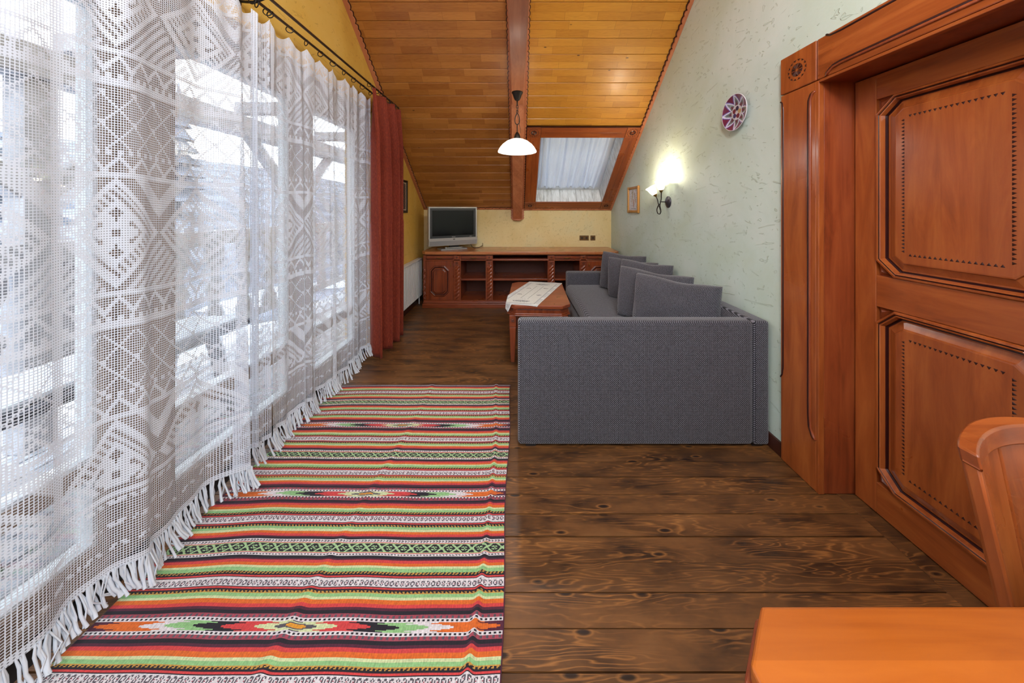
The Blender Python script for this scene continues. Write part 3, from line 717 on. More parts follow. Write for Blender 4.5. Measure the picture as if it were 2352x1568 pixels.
dr = empty('door_1'); tag(dr, kind='structure')
U0, U1 = 0.825, 1.530
A0, A1 = 0.939, 1.4395
MB().box(XD+0.028, XD+0.045, U0, U1, 0.004, OZ-0.004).build('backing_panel', CHR, dr)
def lp(u0, u1, v0, v1, ax, nm='rail'): return MB().box(XD, XD+0.028, u0, u1, v0, v1).build(nm, CH[ax], dr, bevel=0.0025)
lp(A1, U1, 0.004, OZ-0.004, 2, 'stile'); lp(U0, A0, 0.004, OZ-0.004, 2, 'stile')
lp(A0, A1, 0.004, 0.145, 1); lp(A0, A1, 0.953, 1.096, 1); lp(A0, A1, 1.903, OZ-0.004, 1)
M_ = DM(XD)
for (v0, v1) in ((0.145, 0.953), (1.096, 1.903)):
    pn = MB().octa(A0+.001, A1-.001, v0+.001, v1-.001, 0.070, [(0, -0.028), (0, 0.004), (0.004, 0.009), (0.010, 0.010), (0.012, 0.003), (0.014, 0.003), (0.018, 0.008), (0.022, 0.006), (0.026, -0.008), (0.029, -0.018), (0.040, -0.017), (0.066, -0.006), (0.069, -0.001), (0.074, 0.0)], M_).build('raised_panel', CH[2], dr)
    # darker glaze sitting in the moulding valleys
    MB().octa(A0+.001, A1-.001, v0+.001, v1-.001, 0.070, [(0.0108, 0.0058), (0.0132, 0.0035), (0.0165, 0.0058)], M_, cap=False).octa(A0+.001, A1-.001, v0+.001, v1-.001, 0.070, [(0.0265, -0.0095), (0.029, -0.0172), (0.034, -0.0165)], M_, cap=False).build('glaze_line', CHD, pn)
    B = MB(); w_ = 0.105
    iu0, iu1, iv0, iv1 = A0+w_, A1-w_, v0+w_, v1-w_
    nv_ = int((iv1-iv0-0.02)/0.0155); nu_ = int((iu1-iu0-0.02)/0.0155)
    notches(B, M_, iu1, iv0+0.01, iu1, iv1-0.01, nv_, 0.0135, -1, 0.0004); notches(B, M_, iu0, iv0+0.01, iu0, iv1-0.01, nv_, 0.0135, 1, 0.0004)
    notches(B, M_, iu0+0.012, iv1, iu1-0.012, iv1, nu_, 0.0135, -1, 0.0004); notches(B, M_, iu0+0.012, iv0, iu1-0.012, iv0, nu_, 0.0135, 1, 0.0004)
    tag(B.build('carved_notches', CHD, pn), kind='stuff')
    for cu, cv, su, sv in ((A0, v0, 1, 1), (A1, v0, -1, 1), (A0, v1, 1, -1), (A1, v1, -1, -1)):
        g_ = 0.056; a, b, c_ = (cu+su*0.004, cv+sv*0.004), (cu+su*g_, cv+sv*0.004), (cu+su*0.004, cv+sv*g_)
        ctr = (cu+su*0.02, cv+sv*0.02)
        B = MB().add([M_(*a, -0.016), M_(*b, -0.016), M_(*c_, -0.016), M_(*ctr, -0.002)], [(0, 1, 3), (1, 2, 3), (2, 0, 3)])
        B.add([M_(cu, cv, -0.017), M_(cu+su*0.07, cv, -0.017), M_(cu, cv+sv*0.07, -0.017)], [(0, 1, 2)]); B.build('corner_carving', CHR, dr)

# ------------------------------------------------------------------ console with open shelves
K = empty('tv_console', (0, 0, 0)); tag(K, 'long carved reddish wooden sideboard with open shelves along the yellow back wall', 'sideboard')
KY, KB = 4.44, 4.975
KM = lambda y0: (lambda u, v, h: (u, y0-h, v))     # front plane: h toward the camera
top = [(-1.36, 4.62), (-1.30, 4.395), (-1.20, 4.392), (1.30, 4.392), (1.39, 4.395), (1.45, 4.50), (1.45, KB), (-1.36, KB)]
top = [(-1.36, KB), (-1.36, 4.47), (-1.30, 4.40), (1.385, 4.40), (1.45, 4.47), (1.45, KB)]
MB().prism(top, 0.757, 0.800).build('top_board', TOPW, K, bevel=0.008, seg=3)
MB().box(-1.335, 1.425, KY+0.01, KB, 0.742, 0.757).build('cornice', CHRX, K, bevel=0.004)
B = MB().box(-1.345, 1.435, KY-0.02, KB, 0.0, 0.062).box(-1.335, 1.425, KY-0.008, KB, 0.062, 0.085); B.build('plinth', CHRX, K, bevel=0.006)
MB().box(-1.33, 1.42, KY, KB, 0.085, 0.105).build('bottom_board', CHRX, K)
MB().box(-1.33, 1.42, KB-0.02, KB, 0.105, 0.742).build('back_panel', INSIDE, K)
def vboard(x0, x1): MB().box(x0, x1, KY+0.004, KB-0.02, 0.105, 0.742).build('upright', CHR, K)
for a in (-1.325, -0.905, -0.811, -0.440, -0.356, 0.441, 0.523, 0.896, 0.978, 1.40):
    vboard(a-0.009, a+0.009)
MB().box(-1.33, 1.42, KY-0.006, KY+0.03, 0.668, 0.684).build('moulding', CHRX, K, bevel=0.003)
MB().box(-1.32, -0.90, KY+0.03, KB-0.02, 0.668, 0.684).box(-0.81, -0.44, KY+0.03, KB-0.02, 0.668, 0.684).box(-0.35, 0.44, KY+0.03, KB-0.02, 0.668, 0.690).box(0.53, 0.89, KY+0.03, KB-.02, 0.668, 0.684).box(0.98, 1.4, KY+.03, KB-.02, .668, .684).build('divider_board', CHRX, K)
for a, b in ((-0.802, -0.449), (-0.347, 0.432), (0.532, 0.887)):
    MB().box(a, b, KY+0.03, KB-0.02, 0.378, 0.404).build('shelf', CHRX, K, bevel=0.002)
# pilasters
for a, b in ((-0.899, -0.813), (-0.440, -0.356), (0.441, 0.523), (0.896, 0.978)):
    P_ = MB().box(a, b, KY-0.006, KY+0.03, 0.105, 0.742).build('pilaster', CHR, K, bevel=0.003)
    c_ = (a+b)/2; M_ = KM(KY-0.016)
    MB().box(a+.004, b-.004, KY-0.016, KY-0.006, 0.69, 0.738).box(a+.002, b-.002, KY-0.018, KY-0.006, 0.604, 0.664).build('rosette_block', CHR, P_, bevel=0.003)
    rosette(MB(), M_, c_, 0.714, 0.024, 0.0005, 6, False).build('rosette', CHD, P_); rosette(MB(), KM(KY-0.018), c_, 0.634, 0.028, 0.0005, 6, True).build('rosette', CHD, P_)
    # spiral fluting: stacked slanting reeds
    B = MB(); z = 0.125; wv = b-a-0.018
    while z < 0.575:
        n_ = 6; r1, r2 = [], []
        for k in range(n_+1):
            u_ = a+0.009+wv*k/n_; zz = z + 0.028*math.sin((k/n_-0.5)*2.2)
            for j, (dz, hh) in enumerate(((0, 0), (0.018, 0.010), (0.034, 0.013), (0.050, 0))): r1.append(KM(KY-0.006)(u_, zz+dz, hh*math.sin(math.pi*(0.12+0.76*k/n_))))
        B.add(r1, [(k*4+j, k*4+j+1, k*4+j+5, k*4+j+4) for k in range(n_) for j in range(3)]); z += 0.052
    B.build('twisted_fluting', CHR, P_, smooth=True)
# slanted corner pilasters
for s_, cx in ((-1, -1.318), (1, 1.408)):
    P_ = MB().prism([(cx-0.02, KY+0.06), (cx-0.02, KY), (cx+0.02, KY), (cx+0.02, KY+0.06)], 0.105, 0.742).build('corner_post', CHR, K, bevel=0.008)
    B = MB(); pts = [(cx+0.012*math.cos(k*0.9), KY-0.002+0.006*math.sin(k*0.9), 0.12+0.0115*k) for k in range(41)]; B.tube(pts, 0.010, 6); B.build('twist', CHR, P_, smooth=True)
# drawers
def drawer(x0, x1):
    d = MB().box(x0, x1, KY-0.004, KY+0.02, 0.690, 0.740).build('drawer', CHRX, K, bevel=0.003)
    M_ = KM(KY-0.004); 
    MB().add([M_(x0+.006, .694, .001), M_(x1-.006, .694, .001), M_(x1-.006, .736, .001), M_(x0+.006, .736, .001), M_(x0+.010, .698, .001), M_(x1-.010, .698, .001), M_(x1-.010, .732, .001), M_(x0+.010, .732, .001)], [(0, 1, 5, 4), (1, 2, 6, 5), (2, 3, 7, 6), (3, 0, 4, 7)]).build('glaze_line', CHD, d)
    c_ = (x0+x1)/2; B = MB(); B.tube([(c_+t_*0.045, KY-0.006-0.016*(1-t_*t_), 0.712-0.006*(1-t_*t_)) for t_ in np.linspace(-1, 1, 9)], [0.002, .003, .004, .005, .005, .005, .004, .003, .002], 6)
    B.lathe([(0.006, 0), (0.003, 0.006)], 8, lambda a, b, h: (c_-0.042+a, KY-0.004-h, 0.713+b)); B.lathe([(0.006, 0), (0.003, 0.006)], 8, lambda a, b, h: (c_+0.042+a, KY-0.004-h, 0.713+b)); B.build('drawer_handle', BRASS, d, smooth=True)
drawer(-1.296, -0.914); drawer(-0.802, -0.449); drawer(0.532, 0.887); drawer(0.987, 1.388)
def cdoor(x0, x1, hx):
    z0, z1 = 0.108, 0.664; px0, px1 = x0+0.058, x1-0.058; M_ = KM(KY-0.004)
    d = MB().box(x0, x1, KY-0.004, KY+0.016, z0, z1).build('door', CHR, K, bevel=0.004)
    o_ = MB().octa(px0, px1, z0+0.055, z1-0.072, 0.062, [(0, 0), (0.003, 0.007), (0.010, 0.009), (0.016, 0.004), (0.022, -0.002), (0.036, 0.0), (0.048, 0.010), (0.054, 0.011)], M_).build('raised_panel', CHR, d)
    MB().octa(px0, px1, z0+0.055, z1-0.072, 0.062, [(-0.004, 0.001), (0.001, 0.003)], M_, cap=False).octa(px0, px1, z0+0.055, z1-0.072, 0.062, [(0.015, 0.006), (0.022, 0.0), (0.028, 0.0005)], M_, cap=False).octa(px0, px1, z0+.055, z1-.072, .062, [(0.046, 0.0095), (0.052, 0.0115)], M_, cap=False).build('glaze_line', CHD, o_)
    B = MB(); a, b, c_, e = px0+0.082, px1-0.082, z0+0.125, z1-0.142
    for row in ((a, c_, a, e, 26, -1), (b, c_, b, e, 26, 1), (a, e, b, e, 8, 1), (a, c_, b, c_, 8, -1)): notches(B, M_, row[0], row[1], row[2], row[3], row[4], 0.008, row[5], 0.0113)
    tag(B.build('carved_notches', CHD, o_), kind='stuff')
    B = MB(); B.tube([(hx, KY-0.008-0.012*math.sin(k/8*math.pi), 0.580+0.062*k/8) for k in range(9)], [0.002, .003, .004, .005, .005, .005, .004, .003, .002], 6); B.build('door_handle', BRASS, d, smooth=True)
cdoor(-1.296, -0.914, -0.942); cdoor(0.987, 1.388, 1.018)

# ------------------------------------------------------------------ television
L_ = Vector((-1.262, 4.44, 0)); R_ = Vector((-0.625, 4.82, 0)); ang = math.atan2(R_.y-L_.y, R_.x-L_.x); TW = (R_-L_).length
tv = empty('television', ((L_.x+R_.x)/2, (L_.y+R_.y)/2, 0.8005), (0, 0, ang)); tag(tv, 'silver flat television with black screen standing at the left end of the sideboard', 'television')
hw = TW/2
B = MB(); ringbox  # frame drawn in x, z with y as depth
def xz(B, a, b, c, d, w_, y0, y1):
    B.box(a, b, y0, y1, c, c+w_); B.box(a, b, y0, y1, d-w_, d); B.box(a, a+w_, y0, y1, c+w_, d-w_); B.box(b-w_, b, y0, y1, c+w_, d-w_)
B = MB(); xz(B, -hw, hw, 0.155, 0.632, 0.020, -0.012, 0.05); B.build('casing', SILVER2, tv, bevel=0.004)
B = MB(); xz(B, -hw+0.020, hw-0.020, 0.175, 0.612, 0.034, -0.006, 0.04); B.build('bezel', GREYP, tv, bevel=0.002)
MB().box(-hw+0.05, hw-0.05, 0.004, 0.04, 0.205, 0.585).build('screen', SCREEN, tv)
MB().box(-hw+0.03, hw-0.03, 0.04, 0.10, 0.10, 0.62).build('back_shell', BLACKP, tv, bevel=0.02)
sp = MB().prism([(-0.020, 0.066), (-0.034, 0.145), (-0.012, 0.168), (0.05, 0.168), (0.05, 0.066)], -hw, hw, XM).build('speaker_bar', SILVER2, tv, bevel=0.004)
MB().prism([(-0.0245, 0.075), (-0.0365, 0.138), (-0.03, 0.138), (-0.02, 0.075)], -hw+0.012, hw-0.012, XM).build('speaker_grille', SILVER, sp)
MB().lathe([(0.018, 0), (0.014, 0.004)], 20, lambda a, b, h: (a, -0.026-h, 0.156+b*0.35)).build('power_button', BLACKP, sp)
MB().box(-0.028, 0.028, -0.0075, -0.006, 0.186, 0.192).build('logo_mark', SILVER2, tv)
MB().box(hw-0.12, hw-0.085, -0.0075, -0.006, 0.186, 0.191).build('logo_mark', SILVER2, tv)
MB().box(-0.10, 0.14, -0.008, 0.11, 0.022, 0.034).build('neck_plate', SILVER2, tv, bevel=0.004)
MB().box(-0.05, 0.09, 0.01, 0.06, 0.02, 0.10).build('neck', BLACKP, tv)
MB().lathe([(0.014, -0.01), (0.016, 0.0), (0.010, 0.012)], 16, lambda a, b, h: (-0.115+a, -0.0+h, 0.030+b)).build('neck_knob', SILVER, tv, smooth=True)
MB().prism([(-0.20, -0.045), (0.20, -0.045), (0.20, 0.16), (0.15, 0.20), (-0.15, 0.20), (-0.20, 0.16)], 0.0, 0.018).build('stand', SILVER, tv, bevel=0.005)
MB().box(hw, hw+0.02, 0.03, 0.06, 0.12, 0.18).build('side_socket', BLACKP, tv, bevel=0.003)
tag(MB().tube([(-0.80, 4.86, 0.93), (-0.74, 4.88, 0.88), (-0.70, 4.86, 0.812), (-0.66, 4.80, 0.804), (-0.60, 4.84, 0.804), (-0.55, 4.96, 0.82), (-0.55, 4.97, 0.86)], 0.004, 6).build('television_cable', BLACKP, None, smooth=True), 'thin black cable trailing from the back of the television onto the sideboard', 'cable')

# ------------------------------------------------------------------ radiator
rd = empty('radiator', (0, 0, 0)); tag(rd, 'white fluted panel radiator on the left wall beside the sideboard', 'radiator')
B = MB(); pts = []; y = 3.45
prof = []
while y < 4.66:
    prof += [(-1.420, y), (-1.420, y+0.030), (-1.428, y+0.036), (-1.428, y+0.044)]; y += 0.05
prof = [(-1.475, 3.45)] + prof + [(-1.475, y-0.006)]
B.prism(prof, 0.125, 0.652); B.build('front_panel', WHITEP, rd)
MB().box(-1.482, -1.412, 3.44, 4.665, 0.652, 0.675).build('top_grille', WHITEP, rd, bevel=0.004)
for yy in (3.6, 4.45): MB().box(-1.489, -1.475, yy, yy+.04, 0.2, 0.6).build('bracket', WHITEP, rd)
MB().tube([(-1.45, 4.62, 0.13), (-1.45, 4.62, 0.05), (-1.45, 4.62, 0.0)], 0.009).build('pipe', WHITEP, rd)

# ------------------------------------------------------------------ sockets
def socket(x0, x1, n, lab):
    s_ = empty('wall_socket', ((x0+x1)/2, YB, 0.94)); tag(s_, lab, 'socket')
    wd = (x1-x0)/2; MB().box(-wd, wd, -0.010, 0, -0.039, 0.039).build('cover_plate', SOCK, s_, bevel=0.003)
    for k in range(n):
        cx = (k-(n-1)/2)*0.072
        MB().box(cx-0.026, cx+0.026, -0.013, -0.009, -0.026, 0.026).build('insert', SOCK, s_, bevel=0.002)
        MB().lathe([(0.019, 0.0), (0.019, 0.002)], 20, lambda a, b, h: (cx+a, -0.0125-h, b)).build('outlet', SOCKD, s_)
        MB().lathe([(0.003, 0), (0.003, 0.001)], 8, lambda a, b, h: (cx-0.009+a, -0.0145-h, b)).lathe([(0.003, 0), (0.003, 0.001)], 8, lambda a, b, h: (cx+0.009+a, -0.0145-h, b)).build('contact', BRASS, s_)
socket(0.994, 1.140, 2, 'brown double socket plate on the yellow back wall above the sideboard')
socket(1.168, 1.245, 1, 'brown single socket plate right of the double one on the back wall')

# ------------------------------------------------------------------ coffee table
ct = empty('coffee_table', (0.213, 3.272, 0), (0, 0, R(-2.6))); tag(ct, 'low reddish wooden coffee table with cut corners standing by the grey sofa', 'table')
def octp(a, b, c): return [(-a+c, -b), (a-c, -b), (a, -b+c), (a, b-c), (a-c, b), (-a+c, b), (-a, b-c), (-a, -b+c)]
MB().prism(octp(0.293, 0.458, 0.075), 0.498, 0.530).build('tabletop', CHRX, ct, bevel=0.005, seg=3)
ap = MB().prism(octp(0.275, 0.440, 0.070), 0.455, 0.498).build('apron', CHR, ct, bevel=0.002)
MB().prism(octp(0.284, 0.449, 0.072), 0.441, 0.456).prism(octp(0.292, 0.457, 0.075), 0.431, 0.442).build('apron_moulding', CHR, ct, bevel=0.005)
B = MB(); notches(B, lambda u, v, h: (u, -0.440-h, v), -0.19, 0.490, 0.19, 0.490, 26, 0.014, -1, 0.0005)
notches(B, lambda u, v, h: (-0.275-h, u, v), -0.35, 0.490, 0.35, 0.490, 46, 0.014, -1, 0.0005); tag(B.build('carved_notches', CHD, ap), kind='stuff')
a0 = (-0.275+0.035, -0.440+0.035); s2 = math.sqrt(0.5)
rosette(MB(), lambda u, v, h: (a0[0]-s2*h+s2*u, a0[1]-s2*h-s2*u, v), 0, 0.4765, 0.018, 0.001, 6, False).build('rosette', CHD, ap)
for sx in (-1, 1):
    for sy in (-1, 1):
        cx, cy = sx*0.235, sy*0.405
        B = MB().box(cx-.031, cx+.031, cy-.031, cy+.031, 0.327, 0.431)
        B.add([(cx+a*w_, cy+b*w_, z) for z, w_ in ((0.322, 0.029), (0.0, 0.018)) for a, b in ((-1, -1), (1, -1), (1, 1), (-1, 1))], [(0, 1, 2, 3), (4, 5, 6, 7)] + [(k, (k+1) % 4, 4+(k+1) % 4, 4+k) for k in range(4)])
        B.box(cx-.024, cx+.024, cy-.024, cy+.024, 0.321, 0.328)
        lg = B.build('leg', CHR, ct, bevel=0.003)
        rosette(MB(), lambda u, v, h: (cx+u, cy-0.031-h, v), 0, 0.382, 0.024, 0.0008, 6, True).build('rosette', CHD, lg)
# ------------------------------------------------------------------ lace runner
a, b = 0.387, 0.925
nu, nv = 64, 150
u = np.linspace(0, 1, nu)[None, :].repeat(nv, 0); v = np.linspace(0, 1, nv)[:, None].repeat(nu, 1)
A_ = np.array([0.146, 3.735]); Bv = np.array([0.379, -0.080])/np.hypot(.379, .08); Dv = np.array([-0.36, -0.895])/np.hypot(.36, .895)
PX = A_[0]+Bv[0]*a*u+Dv[0]*b*v; PY = A_[1]+Bv[1]*a*u+Dv[1]*b*v
# distance past the left table edge (line in plan)
ca, sa_ = math.cos(R(2.6)), math.sin(R(2.6))
lx = ca*(PX-0.213)-sa_*(PY-3.272); ly = sa_*(PX-0.213)+ca*(PY-3.272)
edge = -0.296
chx = np.maximum(edge, -0.62-ly+0.0 if False else -0.296 + np.clip(-0.385-ly, 0, 1))
ov = np.maximum(chx-lx, 0)
lx2 = np.where(ov > 0, chx-0.004-0.06*ov, lx)
PZ = 0.5335 - ov*0.62 + 0.0008*np.sin(u*200)*0
ovf = np.maximum(-0.462-ly, 0); PZ -= ovf*0.9; ly2 = np.where(ovf > 0, -0.462-0.1*ovf, ly)
lx, ly = lx2, ly2
uc, vc = (u[:-1, :-1]+u[1:, 1:])/2, (v[:-1, :-1]+v[1:, 1:])/2
col = np.ones(uc.shape+(3,))*np.array(lin('c9c9c2'))
su, sv = uc*a, vc*b
dd = np.minimum(np.minimum(su, a-su), np.minimum(sv, b-sv))
col[(dd < 0.055)] = lin('b9bab8'); col[(dd < 0.006)] = lin('e2e2de'); col[(dd > 0.046) & (dd < 0.052)] = lin('8f9090')
bd = (dd > 0.012) & (dd < 0.044); pat = (np.sin((su+sv)*260)*np.sin((su-sv)*260) > 0.15); col[bd & pat] = lin('9c9d9d'); col[bd & ~pat] = lin('d6d7d4')
def stamp(cu, cv, wu, wv, thr):
    r = ((su-cu)/wu)**2+((sv-cv)/wv)**2
    m = (r < 1) & ((np.sin(su*330)*np.cos(sv*290)+np.sin(su*150+sv*210)*0.8) > thr)
    col[m] = lin('4a4c50')
stamp(a*0.5, b*0.13, 0.085, 0.028, -0.1); stamp(a*0.5, b*0.87, 0.085, 0.028, -0.1)
for cu, cv in ((0.27, .35), (0.73, .32), (0.25, .62), (0.75, .62)): stamp(a*cu, b*cv, 0.028, 0.014, -0.3)
for cu in (0.40, 0.60): m = (np.abs(su-a*cu) < 0.0035) & (sv > b*0.22) & (sv < b*0.78); col[m] = lin('84857f')
m = (np.abs(sv-b*0.79) < 0.004) & (su > a*0.40) & (su < a*0.60) & (np.sin(su*800) > 0); col[m] = lin('84857f')
rn = grid_mesh('table_runner', lx, ly, PZ, RUNM, None, col, solid=0.003)
rn.location = (0.213, 3.272, 0); rn.rotation_euler = (0, 0, R(-2.6))
tag(rn, 'white lace table runner with dark embroidery lying diagonally across the coffee table', 'table runner')
# ------------------------------------------------------------------ corner sofa
so = empty('sofa', (0, 0, 0)); tag(so, 'dark grey woven corner sofa standing along the green wall', 'sofa')
def soft(name, *b, bevel=0.03, seg=4, parent=so): 
    o = MB().box(*b).build(name, SOFA, parent, bevel=bevel, seg=seg, smooth=True); return o
nb_ = soft('near_backrest', 0.004, 1.388, 1.834, 1.925, 0.012, 0.742, bevel=0.022)
soft('side_back_panel', 1.390, 1.483, 1.834, 4.20, 0.012, 0.742, bevel=0.018)
soft('far_armrest', 0.648, 1.388, 4.06, 4.20, 0.012, 0.575, bevel=0.025)
soft('base', 0.655, 1.388, 2.66, 4.06, 0.03, 0.27, bevel=0.015); soft('base', 0.03, 1.388, 1.926, 2.64, 0.03, 0.27, bevel=0.015)
soft('seat_cushion', 0.632, 1.388, 2.66, 4.058, 0.272, 0.428, bevel=0.05); soft('seat_cushion', 0.02, 1.388, 1.927, 2.655, 0.272, 0.428, bevel=0.05)
for x, y in ((0.08, 1.88), (1.42, 1.88), (0.70, 4.12), (1.42, 4.12), (0.08, 2.58)): MB().box(x-.03, x+.03, y-.03, y+.03, 0, 0.03).build('foot', BLACKP, so)

def cushion(TL, TRt, zt, BL, zb, label, seed):
    """TL/TRt = plan positions of the two top corners, BL = plan position of the lower left corner"""
    tl = Vector((*TL, zt)); tr_ = Vector((*TRt, zt)); bl_ = Vector((*BL, zb))
    U = (tr_-tl); W = U.length; U.normalize(); Vv = (tl-bl_); H = Vv.length; Vv = (Vv - U*Vv.dot(U)).normalized(); N_ = U.cross(Vv)
    if N_.y > 0: N_ = -N_
    n = 40; rs = np.random.RandomState(seed)
    s = np.linspace(-1, 1, n); uu, vv = np.meshgrid(s, s)
    prof = ((1-np.abs(uu)**3.0)*(1-np.abs(vv)**3.0))
    th = 0.075*np.clip(prof, 0, 1)**0.33
    edge = 1 - 0.05*(1-np.abs(vv)**2)*0 - 0.035*(np.cos(uu*math.pi/2)**2)*np.sign(0)  # straight seams
    du = -0.012*(1-vv**2)*uu; dv = -0.012*(1-uu**2)*vv
    wr_ = np.zeros_like(uu)
    for _ in range(7):
        cx, cy, an, k = rs.uniform(-.9, .9), rs.uniform(-.9, .9), rs.uniform(0, 3.14), rs.uniform(5, 9)
        wr_ += np.exp(-((uu-cx)**2+(vv-cy)**2)*5)*np.sin((uu*math.cos(an)+vv*math.sin(an))*k+rs.rand()*6)*0.007
    wr_ += 0.010*np.exp(-((uu-0.1)**2)*20)*(vv > 0)*np.cos(vv*5)*0.6
    wr_ *= np.clip(prof*2.5, 0, 1)
    c0 = (tl+tr_)/2 - Vv*H/2
    # sag of the top edge
    sag = -0.018*np.exp(-((uu-0.15)**2)*5)*np.clip((vv+0.2)/1.2, 0, 1)**2
    V_ = []; Fc = []; yv = Vv.cross(U); sN = 1 if N_.dot(yv) > 0 else -1
    for sg in (1, -1):
        base = len(V_)
        for j in range(n):
            for i in range(n):
                p = ((uu[j, i]+du[j, i])*W/2, sN*(sg*th[j, i]+wr_[j, i]*(1 if sg > 0 else 0.3)), (vv[j, i]+dv[j, i])*H/2+sag[j, i])
                V_.append(tuple(p))
        for j in range(n-1):
            for i in range(n-1):
                q = (base+j*n+i, base+j*n+i+1, base+(j+1)*n+i+1, base+(j+1)*n+i)
                Fc.append(q if sg > 0 else q[::-1])
    B = MB(); B.add(V_, Fc)
    import bmesh
    me = bpy.data.meshes.new('cushion'); me.from_pydata(B.v, [], B.f); me.materials.append(SOFA)
    bm = bmesh.new(); bm.from_mesh(me); bmesh.ops.remove_doubles(bm, verts=bm.verts[:], dist=0.0006); bmesh.ops.recalc_face_normals(bm, faces=bm.faces[:]); bm.to_mesh(me); bm.free()
    me.polygons.foreach_set('use_smooth', [True]*len(me.polygons))
    o = bpy.data.objects.new('cushion', me); link(o); mw = Matrix((U, yv, Vv)).transposed().to_4x4(); mw.translation = c0; o.matrix_world = mw; tag(o, label, 'cushion', 'grey cushions leaning along the sofa'); return o
cushion((1.08, 3.92), (1.43, 3.46), 0.875, (0.99, 3.93), 0.435, 'grey cushion farthest back beside the low far armrest', 1)
cushion((1.03, 3.52), (1.40, 3.10), 0.865, (0.95, 3.60), 0.435, 'grey cushion second from the far armrest, mostly behind the tall one', 2)
cushion((1.12, 3.34), (1.46, 2.92), 0.872, (0.98, 3.38), 0.435, 'tall grey cushion in the middle of the row leaning on the wall', 3)
cushion((0.97, 2.93), (1.37, 2.42), 0.872, (0.885, 2.95), 0.435, 'grey cushion directly behind the nearest one', 4)
cushion((1.00, 2.62), (1.40, 2.13), 0.870, (0.925, 2.60), 0.435, 'nearest and largest looking grey cushion, in the sofa corner', 5)

# ------------------------------------------------------------------ striped rug
x0, x1, y0, y1 = -1.428, -0.050, -0.40, 2.475
nu, nv = 346, 1151
u = np.linspace(0, 1, nu)[None, :].repeat(nv, 0); v = np.linspace(0, 1, nv)[:, None].repeat(nu, 1)
GX = x0+(x1-x0)*u; GY = y0+(y1-y0)*v
bumpw = np.sin(GX*5.1+0.6)*0.5+np.sin(GX*11.3+1.9)*0.3+np.sin(GX*23+GY*2)*0.2
ridge = np.exp(-((GX+0.145+0.02*np.sin(GY*3))/0.012)**2)+0.5*np.exp(-((GX+0.72+0.05*np.sin(GY*2))/0.02)**2)
GZ = 0.006+0.0025*(bumpw*0.5+0.5)*np.clip(np.sin(GY*9+GX*4)*0.5+0.6, 0, 1)+0.006*ridge*(0.6+0.4*np.sin(GY*8))
WYy = GY+0.004*bumpw+0.006*ridge-0.010*np.clip((-1.1-GX)/0.3, 0, 1)*np.sin(GY*6)
WX = GX+0.006*np.sin(GY*7.3)*(np.abs(u-0.5)*2)**4
cyy = (GY[:-1, :-1]+GY[1:, 1:])/2; cxx = (GX[:-1, :-1]+GX[1:, 1:])/2
rc = {k: np.array(lin(c)) for k, c in dict(green='86b478', pale='c0c898', orange='cc6220', red='c23c3c', maroon='4c1c30', black='1c1720', white='cfc8ca', grey='504a52', ochre='b98a3c', rose='96404e', lg='9dbd8a', yellow='cf8d2a').items()}
P_ = 0.4855
ph = np.mod(cyy-1.0425+P_/2, P_)-P_/2       # offset from the nearest ikat centre
ai = np.abs(ph); as_ = P_/2-ai              # distance from ikat centre / star centre
q = ai < P_/4
col = np.zeros(cyy.shape+(3,)); 
def put(m, c): col[m] = rc[c]
dash = lambda per, duty, sh=0.0: np.mod(cxx/per+sh, 1) < duty
t1 = [(0, .0125, 'maroon'), (.0125, .0215, 'white'), (.0215, .032, 'rose'), (.032, .043, 'black'), (.043, .051, 'maroon'), (.051, .061, 'red'), (.061, .072, 'orange'), (.072, .080, 'pale'), (.080, .0905, 'green'), (.0905, .0985, 'ochre'), (.0985, .102, 'black'), (.102, .107, 'red'), (.107, .1095, 'black'), (.1095, .130, 'white')]
for a, b, c in t1: put(q & (ai >= a) & (ai < b), c)
t2 = [(0, .0175, 'lg'), (.0175, .021, 'red'), (.021, .031, 'white'), (.031, .040, 'black'), (.040, .046, 'maroon'), (.046, .056, 'red'), (.056, .066, 'orange'), (.066, .074, 'pale'), (.074, .085, 'green'), (.085, .093, 'ochre'), (.093, .0965, 'black'), (.0965, .1025, 'red'), (.1025, .1055, 'black'), (.1055, .130, 'white')]
for a, b, c in t2: put(~q & (as_ >= a) & (as_ < b), c)
put(q & (ai > .0143) & (ai < .0197) & dash(.016, .5), 'black')
put(q & (ai > .0235) & (ai < .030) & dash(.020, .45, .3), 'grey')
dd = np.where(q, ai-.0905, as_-.085); m = (dd > 0.0008) & (dd < 0.0075)
put(m & (np.mod(cxx/.014+dd*60, 1) < .55), 'black')
put(~q & (as_ > .0235) & (as_ < .029) & (np.mod(cxx/.013+np.abs(as_-.026)*90, 1) < .5), 'grey')
# round-link band
c0 = np.where(q, ai-P_/4, -(as_-P_/4)); m = np.abs(c0) < .0095; rr = np.hypot((np.mod(cxx/.019, 1)-.5)*.019, c0*0.8)
put(m & (rr < .0072) & (rr > .0042), 'grey'); put(m & (rr < .0018), 'rose')
# stars on black
su = np.mod(cxx/.062, 1)-.5; sv = as_/.0175*np.sign(ph); X_ = su*2
m = ~q & (as_ < .0165)
star = (np.abs(X_)+np.abs(sv) < .62) & ~((np.abs(X_) < .07) | (np.abs(sv) < .12)) & ((np.abs(np.abs(X_)-np.abs(sv)) < .30))
diam = (np.abs(np.abs(X_)+np.abs(sv)*0.75-1.0) < .17)
put(m, 'black'); put(m & (star | diam | (as_ > .0148)), 'lg'); put(m & (np.abs(X_) < .07) & (np.abs(sv) < .18), 'lg')
